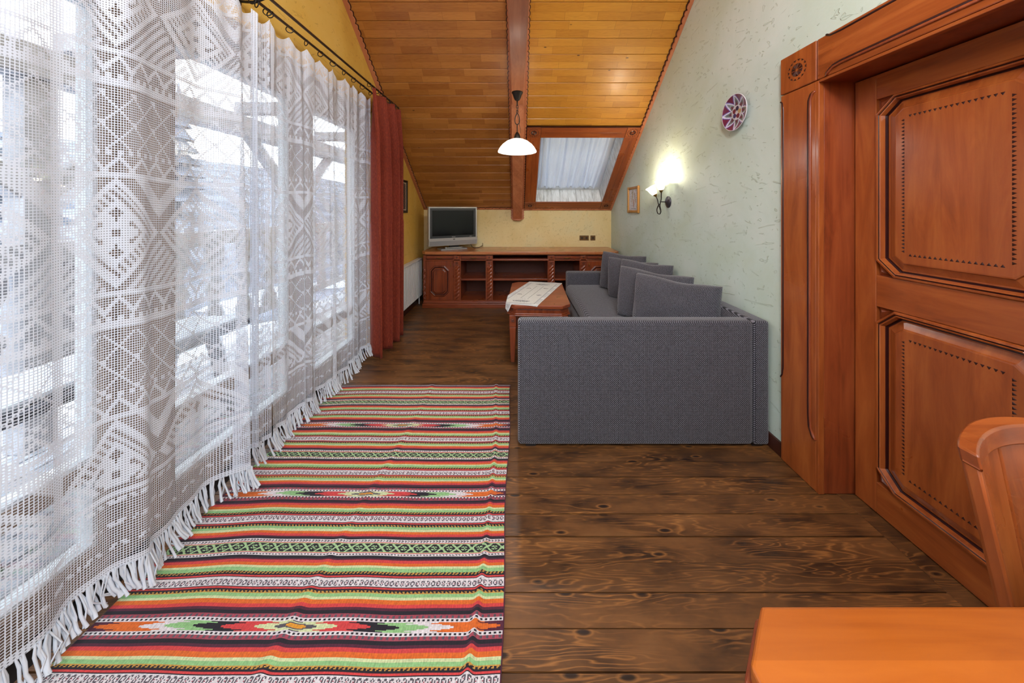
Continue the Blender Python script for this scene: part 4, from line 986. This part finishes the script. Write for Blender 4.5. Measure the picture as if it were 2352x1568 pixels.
# ikat medallions
dist = np.abs(cxx-(x0+x1)/2)/((x1-x0)/2); jag = (np.floor(ai/.0021)*.0021)/.0125
val = dist+jag*0.16*np.where(np.mod(np.floor(ai/.0021), 2) == 0, 1, .55)
seq = [(0, .05, 'yellow'), (.05, .10, 'grey'), (.10, .20, 'pale'), (.20, .36, 'red'), (.36, .50, 'black'), (.50, .64, 'green'), (.64, .76, 'white'), (.76, .98, 'orange'), (.98, 2, 'maroon')]
mm = q & (ai < .0125)
for a, b, c in seq: put(mm & (val >= a) & (val < b), c)
put(cyy > 2.460, 'maroon'); put((cyy > 2.463) & (cyy < 2.468), 'white')
put((cxx > x1-0.005) & ~(cyy > 2.46), 'maroon')
col *= (1+0.10*(np.random.RandomState(2).rand(*cyy.shape)-.5))[..., None]*(1+0.05*np.sign(np.sin(cxx*900)))[..., None]
rug = grid_mesh('rug', WX, WYy, GZ, RUGM, None, col, smooth=True, solid=0.0045)
tag(rug, 'long handwoven rug with red, orange, green and black stripes', 'rug')

# ------------------------------------------------------------------ curtain rods
rod = empty('curtain_rod', (0, 0, 0)); tag(rod, 'double wrought metal curtain rod with rings under the left gable wall', 'curtain rod')
RX1, RX2, RZ = -1.335, -1.390, 2.525
MB().tube([(RX1, -0.8, RZ+0.01), (RX1, 3.52, RZ+0.01)], 0.0085, 12).build('front_rod', RODM, rod, smooth=True)
MB().tube([(RX2, -0.8, RZ-0.015), (RX2, 3.44, RZ-0.015)], 0.008, 12).build('rear_rod', RODM, rod, smooth=True)
for yb in (0.15, 1.66, 3.30):
    B = MB(); B.tube([(XL, yb, RZ-0.02), (-1.44, yb, RZ-0.025), (RX2, yb, RZ-0.026), (RX1, yb, RZ-0.004)], 0.007, 8); B.lathe([(0.024, 0), (0.024, 0.006), (0.012, 0.010)], 16, lambda a, b, h: (XL+h, yb+a, RZ-0.02+b)); B.build('bracket', IRON, rod, smooth=True)
def ringat(y, x, z, parent, tilt=0.0, r=0.019):
    pts = [(x+r*math.cos(k*math.pi/8)*math.cos(tilt), y+r*math.cos(k*math.pi/8)*math.sin(tilt), z+r*math.sin(k*math.pi/8)) for k in range(16)]
    return MB().tube(pts, 0.0028, 6, closed=True).build('curtain_ring', IRON, parent, smooth=True)

# ------------------------------------------------------------------ lace curtains
def lace_pattern(nx, nz):
    I, J = np.meshgrid(np.arange(nx), np.arange(nz)); f = np.zeros((nz, nx)); J = J.astype(float)
    tri = lambda a, p: np.abs(np.mod(a, p)-p/2)
    H = 98.0; j = np.mod(J, H)
    def band(a, b): return (j >= a) & (j < b)
    f[band(0, 3)] = 1
    f[band(3, 5) & (np.mod(I, 4) < 2)] = 1
    m = band(5, 13); f[m & (np.abs(tri(I, 10)*1.1-(j-6)) < 1.3)] = 1
    f[band(13, 15)] = 1
    # lozenge band 15..61, period 46
    m = band(15, 61); u_ = np.mod(I, 46)-23; v_ = j-38; d = np.abs(u_)+np.abs(v_)
    f[m & (np.abs(d-21) < 1.6)] = 1
    f[m & (d < 19.5) & (d > 13.5) & (np.mod(I+J, 4) < 2)] = .85
    f[m & (np.abs(d-12) < 1.2)] = 1
    ang = np.arctan2(v_, u_); rr = np.hypot(u_, v_); f[m & (rr < 8.5*(0.55+0.45*np.abs(np.cos(ang*3)))) & (rr > 1.6)] = 1
    f[m & (d > 29) & (d < 38) & (v_ > 0)] = .9
    f[m & (d > 25) & (v_ < 0) & (np.mod(I-J, 5) < 2.2)] = .8
    f[band(61, 63)] = 1
    m = band(63, 70); f[m & (np.abs(tri(I, 10)*1.1-(j-63)) < 1.2)] = 1
    f[band(70, 72) & (np.mod(I, 4) < 2)] = 1
    m = band(72, 96)      # honeycomb lattice
    f[m & ((np.abs(np.mod(I+J*1.0, 12)-6) < 1.0) | (np.abs(np.mod(I-J*1.0, 12)-6) < 1.0))] = 1
    f[m & (np.mod(I+6, 12) < 2) & (np.mod(J, 12) < 2)] = 1
    # vertical columns
    f[(np.mod(I, 138) < 4)] = 1; f[(np.abs(np.mod(I, 138)-9) < 1) & (np.mod(J, 4) < 3)] = 1
    # plain woven rows near hem and heading
    f[J < 3] = 1; f[(J >= 3) & (J < 34) & (np.mod(J, 9) > 1)] = 0; f[(J >= 30) & (J < 32)] = 1
    f[J > nz-7] = np.maximum(f[J > nz-7], .8)
    return f
def lace_curtain(name, ya, yb, nx, label, amp_b, k, ph, seed, ztop=2.455, zb=0.145, flare=0.0, edge=0.0):
    root = empty(name, (RX2, (ya+yb)/2, 0)); tag(root, label, 'curtain', 'white lace curtains along the balcony window')
    rs = np.random.RandomState(seed); nz = 270
    u = np.linspace(0, 1, nx+1); t = np.linspace(0, 1, nz+1)          # t from hem to heading
    U, T_ = np.meshgrid(u, t); Lc = yb-ya
    per = np.sin(2*math.pi*k*U+ph+1.3*np.sin(2*math.pi*U*1.7+seed))+0.45*np.sin(2*math.pi*k*2.35*U+seed)+0.3*np.sin(2*math.pi*k*4.1*U+2*seed+T_*2)
    amp = amp_b*(1-T_)**0.8+0.010
    nr = max(1, round(Lc/0.145))
    sc = np.abs(np.sin(math.pi*U*nr))**0.7
    deep = sum(a_*np.exp(-((ya+Lc*U-c_)/w_)**2) for c_, w_, a_ in ((1.16, .035, .035), (1.52, .06, .075), (0.62, .05, .03), (2.36, .05, .03), (1.80, .05, .03)))
    X = per*amp+0.010*np.sin(2*math.pi*nr*U)*T_**6 + deep*(1-T_)**0.7
    Y = ya+Lc*(U+0.35/(2*math.pi*k)*np.cos(2*math.pi*k*U+ph)*(1-0.6*T_))-(ya+yb)/2 + flare*(1-T_)**1.5*(U-0.5)
    ee = edge*np.exp(-((1-U)/0.045)**2)*(1-T_)**1.2; X = X+0.07*ee; Y = Y-0.14*ee
    Z = zb+(ztop-zb)*T_ - 0.050*sc*np.clip((T_-0.75)/0.25, 0, 1)**2 + 0.012*np.sin(2*math.pi*k*U+ph)*(1-T_)
    f = lace_pattern(nx, nz)
    col = np.zeros((nz, nx, 3)); col[..., 0] = f; col[..., 1] = 0.14
    tt = (np.arange(nz)/nz)[:, None]; col[..., 1] += 0.05*np.clip((tt-0.84)/0.06, 0, 1)
    uv = np.stack([U*nx, T_*nz], -1)
    grid_mesh('lace_panel', X, Y, Z, LACE, root, col, uv)
    # fringe of knotted strands: joined, far too many to count
    B = MB(); n = int(Lc*1.35/0.0125)
    for i in range(n):
        s = (i+0.5)/n; a = s*nx; i0 = int(a); x_, y_, z_ = X[0, i0], Y[0, i0], Z[0, i0]
        L = 0.088+0.018*rs.rand(); sw = 0.012+0.030*rs.rand(); sy = 0.018*(rs.rand()-.5)+0.012*math.sin(i*0.23)
        pts = [(x_+sw*q**1.6+0.003*math.sin(q*7+i), y_+sy*q+0.003*math.cos(q*9+i), z_+0.006-L*q) for q in (0, .3, .6, .85, 1)]
        r_ = 0.0036+0.002*rs.rand(); B.tube(pts, [r_*.6, r_, r_*.9, r_, r_*1.1], 5, cap=False)
        if i % 2 == 0:
            B.tube([(x_+0.002, y_+0.004, z_+0.004), (x_+sw*.5, y_+0.002-sy, z_-L*.5), (x_+sw*.8, y_+sy*1.4, z_-L*.92)], 0.0026, 4, cap=False)
    tag(B.build('fringe', THREAD, root, smooth=True), kind='stuff')
    for i in range(nr+1):
        if ya+Lc*i/nr < -0.5: continue
        o = ringat(ya+Lc*i/nr, RX2, RZ-0.030, rod, tilt=0.5*math.sin(i*2.1))
    return root
lace_curtain('lace_curtain', -0.80, 1.668, 394, 'white filet lace curtain with lozenges in the foreground, nearest the camera', 0.015, 5.4, 0.8, 3, edge=1.0)
lace_curtain('lace_curtain', 1.640, 1.738, 24, 'narrow strip of white lace curtain hanging in the gap between the two wide panels', 0.008, 1.0, 1.0, 5, zb=0.13)
lace_curtain('lace_curtain', 1.760, 2.955, 214, 'white filet lace curtain panel at the far end, next to the rust red drape', 0.013, 4.2, 2.0, 8, zb=0.125)

# ------------------------------------------------------------------ red drape
dp = empty('drape', (RX1, 3.15, 0)); tag(dp, 'heavy rust red chenille drape gathered at the far end of the rod', 'curtain')
nx, nz = 260, 60
U, T_ = np.meshgrid(np.linspace(0, 1, nx+1), np.linspace(0, 1, nz+1))
ph_ = 2*math.pi*3.1*U**1.2+0.5
f1 = np.sign(np.sin(ph_))*np.abs(np.sin(ph_))**0.7+0.15*np.sin(2.3*ph_+1)+0.06*np.sin(5*ph_)
X = f1*(0.062+0.012*(1-T_))*(0.5+0.5*np.clip((1-T_)*6, 0, 1)) + 0.012 + 0.006*np.sin(U*40+T_*5)*(T_ > .5)
Y = 2.79-3.15+(0.635)*(U+0.05*np.cos(ph_)) + 0.07*(1-T_)*(1-U) + 0.035*np.sin(T_*2.6)*U
Z = 0.012+(2.498-0.012)*T_+0.0*U
Z = np.where(T_ > 0, Z, 0.012)
tag(grid_mesh('drape_panel', X, Y, Z, REDV, dp, None, solid=0.005))
for i in range(9): ringat(2.82+0.66*i/8, RX1, RZ-0.004, rod, tilt=0.5*math.sin(i*1.7), r=0.018)

# ------------------------------------------------------------------ pendant lamp
pl = empty('pendant_lamp', (0.0, 2.95, 2.5)); tag(pl, 'pendant lamp with scalloped white glass shade hanging from the beam on a dark chain', 'lamp')
MB().lathe([(0.053, 0.0), (0.053, -0.006), (0.047, -0.012), (0.030, -0.058), (0.022, -0.072), (0.012, -0.078)], 28).build('canopy', IRON, pl, smooth=True, auto=40)
B = MB(); B.tube([(0, 0, -0.076), (0, 0, -0.126)], 0.006, 10)
for k, z in enumerate((-0.135, -0.158, -0.181)):
    B.tube([((0.009*math.cos(t_*math.pi/6))*(k % 2 == 0), (0.009*math.cos(t_*math.pi/6))*(k % 2 == 1), z-0.015*math.sin(t_*math.pi/6)) for t_ in range(12)], 0.0028, 6, closed=True)
B.build('chain', IRON, pl, smooth=True)
B = MB(); pts = []
for k in range(25):
    t_ = k/24*2*math.pi; pts.append((0.024*math.sin(t_)*(1-0.35*math.cos(t_))*0.9, 0, -0.250+0.052*math.cos(t_)))
B.tube(pts[:-1], 0.0042, 8, closed=True); B.tube([(0, 0, -0.302), (0, 0, -0.385)], 0.0045, 8); B.build('iron_loop', IRON, pl, smooth=True)
MB().tube([(0.0, 0.004, -0.09), (0.012, 0.006, -0.15), (-0.006, 0.006, -0.2), (0.016, 0.004, -0.27), (0.034, 0.0, -0.385)], 0.0018, 6).build('flex', IRON, pl, smooth=True)
MB().lathe([(0.004, -0.372), (0.012, -0.378), (0.024, -0.40), (0.030, -0.425), (0.031, -0.442)], 24).build('shade_cap', IRON, pl, smooth=True)
pr = [(0.028, -0.440), (0.060, -0.444), (0.100, -0.462), (0.136, -0.490), (0.160, -0.520), (0.176, -0.550), (0.180, -0.562), (0.173, -0.563), (0.168, -0.550), (0.152, -0.521), (0.130, -0.494), (0.096, -0.467), (0.058, -0.450), (0.028, -0.446)]
MB().lathe(pr, 96, cap=False, wob=lambda a, r: 0.022*abs(math.sin(a*7))*(r/0.18)**5).build('glass_shade', ALAB, pl, smooth=True)
MB().lathe([(0.004, -0.530), (0.022, -0.522), (0.030, -0.500), (0.024, -0.475), (0.014, -0.46), (0.014, -0.445)], 20).build('bulb', glow('pendant_bulb', (1, .95, .88), 1.2), pl, smooth=True)
lamp('pendant_light', (0.0, 2.95, 1.97), 9.0, (1.0, 0.98, 0.95), 0.03)

# ------------------------------------------------------------------ wall lamp
wl_ = empty('wall_lamp', (1.5, 3.10, 1.47)); tag(wl_, 'lit two-arm iron wall lamp with white tulip glass shades on the green wall', 'lamp')
MB().lathe([(0.058, 0.0), (0.058, 0.006), (0.050, 0.012), (0.040, 0.014), (0.030, 0.022), (0.010, 0.028)], 32, lambda a, b, h: (-h, a, b)).build('wall_plate', PEWTER, wl_, smooth=True, auto=35)
ends = ((-0.098, -0.055, 0.100), (-0.104, 0.050, 0.062))
MB().tube([(-0.02, 0, 0), (-0.075, 0, 0.002), (-0.085, 0, 0.0)], 0.005, 8).build('stem', IRON, wl_, smooth=True)
def bez(P, n=18):
    P = [np.array(p, float) for p in P]; out = []
    for i in range(len(P)-1):
        a = P[max(i-1, 0)]; b, c = P[i], P[i+1]; d = P[min(i+2, len(P)-1)]
        for k in range(n):
            t_ = k/n; out.append(0.5*((2*b)+(-a+c)*t_+(2*a-5*b+4*c-d)*t_*t_+(-a+3*b-3*c+d)*t_**3))
    out.append(P[-1]); return [tuple(p) for p in out]
MB().tube(bez([ends[0], (-0.090, -0.038, 0.03), (-0.086, -0.004, -0.03), (-0.088, -0.025, -0.085), (-0.088, -0.005, -0.118), (-0.092, 0.035, -0.11), (-0.094, 0.045, -0.07), (-0.088, 0.01, -0.02)], 8), 0.0048, 8).build('arm', IRON, wl_, smooth=True)
MB().tube(bez([ends[1], (-0.092, 0.036, 0.02), (-0.087, 0.028, -0.02), (-0.088, -0.01, -0.07), (-0.088, -0.03, -0.10)], 8), 0.0048, 8).build('arm', IRON, wl_, smooth=True)
for (ex, ey, ez), tx in zip(ends, (-0.10, -0.45)):
    Mr = Matrix.Translation((ex, ey, ez)) @ Matrix.Rotation(tx, 4, 'Y') @ Matrix.Rotation(-0.25 if ey > 0 else 0.05, 4, 'X')
    MM = lambda a, b, h, Mr=Mr: tuple(Mr @ Vector((a, b, h)))
    MB().lathe([(0.005, -0.012), (0.012, 0.0), (0.021, 0.012), (0.022, 0.016)], 20, MM).build('cup', BRASS, wl_, smooth=True)
    MB().lathe([(0.019, 0.013), (0.030, 0.030), (0.038, 0.060), (0.043, 0.085), (0.053, 0.104), (0.049, 0.103), (0.039, 0.083), (0.034, 0.06), (0.026, 0.033), (0.015, 0.018)], 48, MM, cap=False, wob=lambda a, r: 0.05*math.sin(a*6)*(r/0.05)**4).build('tulip_shade', GLOW, wl_, smooth=True)
    lp_ = Mr @ Vector((0.0, 0, 0.115)); lamp('wall_lamp_bulb', (1.5+lp_.x, 3.10+lp_.y, 1.47+lp_.z), LAMP_E, (1.0, 0.84, 0.62), 0.02)

# ------------------------------------------------------------------ pictures
pf = empty('framed_picture', (1.5, 4.0, 1.52)); tag(pf, 'small pale wooden frame with white and brown relief picture on the green wall', 'picture')
hy, hz = 0.185, 0.170
for a, b, c_, d in ((-hy, -hy+.032, -hz, hz), (hy-.032, hy, -hz, hz)): MB().box(-0.030, -0.003, a, b, c_, d).build('frame_side', PALEWOOD, pf, bevel=0.008)
for a, b in ((-hz+0.004, -hz+.036), (hz-.036, hz-0.004)): MB().box(-0.026, -0.003, -hy+.032, hy-.032, a, b).build('frame_side', PALEWOOD, pf, bevel=0.008)
n = 70; U, V2 = np.meshgrid(np.linspace(-1, 1, n), np.linspace(-1, 1, n))
uc = (U[:-1, :-1]+U[1:, 1:])/2; vc = (V2[:-1, :-1]+V2[1:, 1:])/2
col = np.ones(uc.shape+(3,))*np.array(lin('c9ccd2'))
rs = np.random.RandomState(4); nz_ = rs.rand(*uc.shape); col[(nz_ > .82)] = lin('8c8f98'); col[nz_ < .2] = lin('e8eaee')
def blob(cx, cy, a, b, an, c):
    x_ = (uc-cx)*math.cos(an)+(vc-cy)*math.sin(an); y_ = -(uc-cx)*math.sin(an)+(vc-cy)*math.cos(an); m = (x_/a)**2+(y_/b)**2 < 1; col[m & (nz_ > .15)] = lin(c)
blob(-.32, .18, .12, .55, -.25, 'a08a72'); blob(.22, .35, .13, .62, .25, '9a8a66'); blob(-.05, -.35, .13, .45, 0, 'a8806a'); blob(.32, .75, .07, .2, .4, '7c8472'); blob(0, -.85, .5, .07, 0, '9a9aa0')
H_ = 0.003*np.exp(-((U+.05)**2*4+(V2)**2*1.2))+0.0012*rs.rand(n, n)
g = grid_mesh('relief', -0.010-H_, U*(hy-.03), V2*(hz-.034), PICM, pf, col)
pb = empty('framed_picture', (XL, 4.025, 1.565)); tag(pb, 'narrow black framed textile picture on the ochre wall, half hidden by the drape', 'picture')
MB().box(0.002, 0.022, -0.175, -0.145, -0.215, 0.215).box(0.002, 0.022, 0.145, 0.175, -0.215, 0.215).box(0.002, 0.022, -.145, .145, -.215, -.185).box(0.002, 0.022, -.145, .145, .185, .215).build('frame', BLACKFR, pb, bevel=0.003)
n2 = 60; U, V2 = np.meshgrid(np.linspace(-1, 1, n2), np.linspace(-1, 1, n2)); uc = (U[:-1, :-1]+U[1:, 1:])/2; vc = (V2[:-1, :-1]+V2[1:, 1:])/2
col = np.ones(uc.shape+(3,))*np.array(lin('3c2418')); m = (np.abs(uc) > .84) | (np.abs(vc) > .9); col[m] = lin('b8a88a')
m = ~m & (np.sin(vc*26)*np.sin(uc*16) > .35); col[m] = lin('8a5a34'); m = (np.abs(uc) < .7) & (np.sin(vc*40+uc*8) > .75); col[m] = lin('1d1a20')
grid_mesh('textile', 0*U+0.010, U*.146, V2*.186, PICM, pb, col)
# ------------------------------------------------------------------ ceramic wall plate
wp = empty('wall_plate', (1.5, 2.12, 2.055)); tag(wp, 'round glazed ceramic plate with purple and white star pattern hanging on the green wall', 'plate')
nr_, na = 40, 220; rr, aa = np.meshgrid(np.linspace(0.0, 1, nr_), np.linspace(0, 2*math.pi, na)); 
RR = 0.122
hh = 0.022*np.clip((rr-.55)/.45, 0, 1)**1.3+0.006
Xp = -hh-0.004; Yp = rr*RR*np.cos(aa); Zp = rr*RR*np.sin(aa)
rc_ = (rr[:-1, :-1]+rr[1:, 1:])/2; ac = (aa[:-1, :-1]+aa[1:, 1:])/2
col = np.ones(rc_.shape+(3,))*np.array(lin('c9c8d6'))
s9 = np.abs(np.mod(ac/(2*math.pi)*8, 1)-.5)*2       # 1 at the star valleys
tip = rc_-0.42-0.52*s9
for lo, hi, c in ((-.9, -.16, '5c6468'), (-.16, -.05, '7d8689'), (-.05, .06, 'd8d8e6'), (.06, .13, '8f86c2'), (.13, .18, '4c3f70'), (.18, .9, '6c2440')):
    col[(tip >= lo) & (tip < hi)] = lin(c)
col[(tip < -.30) & (rc_ > .40)] = lin('6c2440'); col[rc_ < .40] = lin('c4c4cc')
for k in range(5):
    a_ = k*2*math.pi/5+.5; cx, cy = .22*math.cos(a_), .22*math.sin(a_); m = ((rc_*np.cos(ac)-cx)**2+(rc_*np.sin(ac)-cy)**2) < .13**2; col[m] = lin(('6c1c34', '231a44', 'b59a6a', '6c1c34', '3a2e66')[k])
col[rc_ > .965] = lin('d8d8e0')
grid_mesh('dish', Xp, Yp, Zp, PLATEM, wp, col, solid=0.004)
MB().lathe([(0.055, 0.001), (0.058, 0.008), (0.045, 0.009)], 40, lambda a, b, h: (-h, a, b)).build('foot_ring', WHITEP, wp)

# ------------------------------------------------------------------ dining table in the corner of the frame
dt = empty('dining_table', (0.898, 0.07, 0)); tag(dt, 'orange varnished dining table with cut corner in the right foreground', 'table')
dx, dy = 0.565, 0.444
MB().prism(octp(dx, dy, 0.067), 0.722, 0.750).build('tabletop', ORANGE, dt, bevel=0.006, seg=3)
MB().prism(octp(dx+0.006, dy+0.006, 0.069), 0.706, 0.723).build('edge_bead', CHR, dt, bevel=0.006, seg=3)
MB().prism(octp(dx-0.02, dy-0.02, 0.062), 0.625, 0.706).build('apron', CHR, dt, bevel=0.003)
for sx in (-1, 1):
    for sy in (-1, 1):
        cx, cy = sx*(dx-0.09), sy*(dy-0.09)
        B = MB(); B.add([(cx+a*w_, cy+b*w_, z) for z, w_ in ((0.626, 0.036), (0.0, 0.022)) for a, b in ((-1, -1), (1, -1), (1, 1), (-1, 1))], [(0, 1, 2, 3), (4, 5, 6, 7)] + [(k, (k+1) % 4, 4+(k+1) % 4, 4+k) for k in range(4)]); B.build('leg', CHR, dt, bevel=0.004)

# ------------------------------------------------------------------ dining chair
ch = empty('dining_chair', (1.13, 0.40, 0)); tag(ch, 'reddish wooden dining chair with curved panelled backrest between table and door', 'chair')
def yb_(z): return 0.635-0.40 - (0.90-z)*0.135
def bend(u_): return 0.075*(1-(2*u_-1)**2)
WB = 0.43
def xw(u_, z): w_ = WB-0.045*(0.9-z)/0.3; return -w_/2+w_*u_
def bslab(name, u0, u1, z0, z1, t0, t1, mat, n=10, bevel=0.004, crest=None):
    vs = []; m = 8
    for side in (t0, t1):
        for j in range(m+1):
            z = z0+(z1-z0)*j/m
            for i in range(n+1):
                u_ = u0+(u1-u0)*i/n; zz = z+(crest(u_)*(j/m) if crest else 0); vs.append((xw(u_, zz), yb_(zz)+bend(u_)-side, zz))
    N2 = (n+1)*(m+1); fs = []
    for j in range(m):
        for i in range(n):
            a = j*(n+1)+i; fs += [(a, a+1, a+n+2, a+n+1), (N2+a, N2+a+n+1, N2+a+n+2, N2+a+1)]
    for j in range(m):
        a, b = j*(n+1), (j+1)*(n+1); fs += [(a, b, N2+b, N2+a), (a+n, N2+a+n, N2+b+n, b+n)]
    for i in range(n): fs += [(i, N2+i, N2+i+1, i+1), (m*(n+1)+i, m*(n+1)+i+1, N2+m*(n+1)+i+1, N2+m*(n+1)+i)]
    return MB().add(vs, fs).build(name, mat, ch, bevel=bevel, smooth=True, auto=35)
cr_ = lambda u_: 0.008*math.sin(math.pi*u_)
for a, b in ((0.055, 0.335), (0.345, 0.655), (0.665, 0.945)): bslab('back_panel', a, b, 0.46, 0.885, -0.010, 0.010, CH[2], 6, crest=cr_)
bslab('back_panel_core', 0.05, 0.95, 0.465, 0.880, -0.004, 0.004, CHD, 12, 0, crest=cr_)
for a, b in ((0.0, 0.075), (0.925, 1.0)): bslab('back_post', a, b, 0.40, 0.892, -0.013, 0.015, CH[2], 2, 0.006)
bslab('top_rail', -0.005, 1.005, 0.880, 0.912, -0.014, 0.018, CH[0], 20, 0.010, crest=cr_)
st = [(-0.21, 0.14), (0.21, 0.14), (0.23, -0.28), (-0.23, -0.28)]
MB().prism(st, 0.435, 0.465).build('seat', CHR, ch, bevel=0.010, seg=3)
MB().prism([(a*0.93, b*0.93-0.005) for a, b in st], 0.38, 0.435).build('seat_rail', CHR, ch, bevel=0.003)
for cx, cy, tx, ty in ((-0.19, -0.25, -0.01, -0.01), (0.19, -0.25, 0.01, -0.01), (-0.19, 0.135, -0.01, 0.06), (0.19, 0.135, 0.01, 0.06)):
    B = MB(); B.add([(cx+tx*k+a*w_, cy+ty*k+b*w_, z) for k, z, w_ in ((0, 0.42, 0.021), (1, 0.0, 0.015)) for a, b in ((-1, -1), (1, -1), (1, 1), (-1, 1))], [(0, 1, 2, 3), (4, 5, 6, 7)] + [(k, (k+1) % 4, 4+(k+1) % 4, 4+k) for k in range(4)]); B.build('leg', CHR, ch, bevel=0.003)
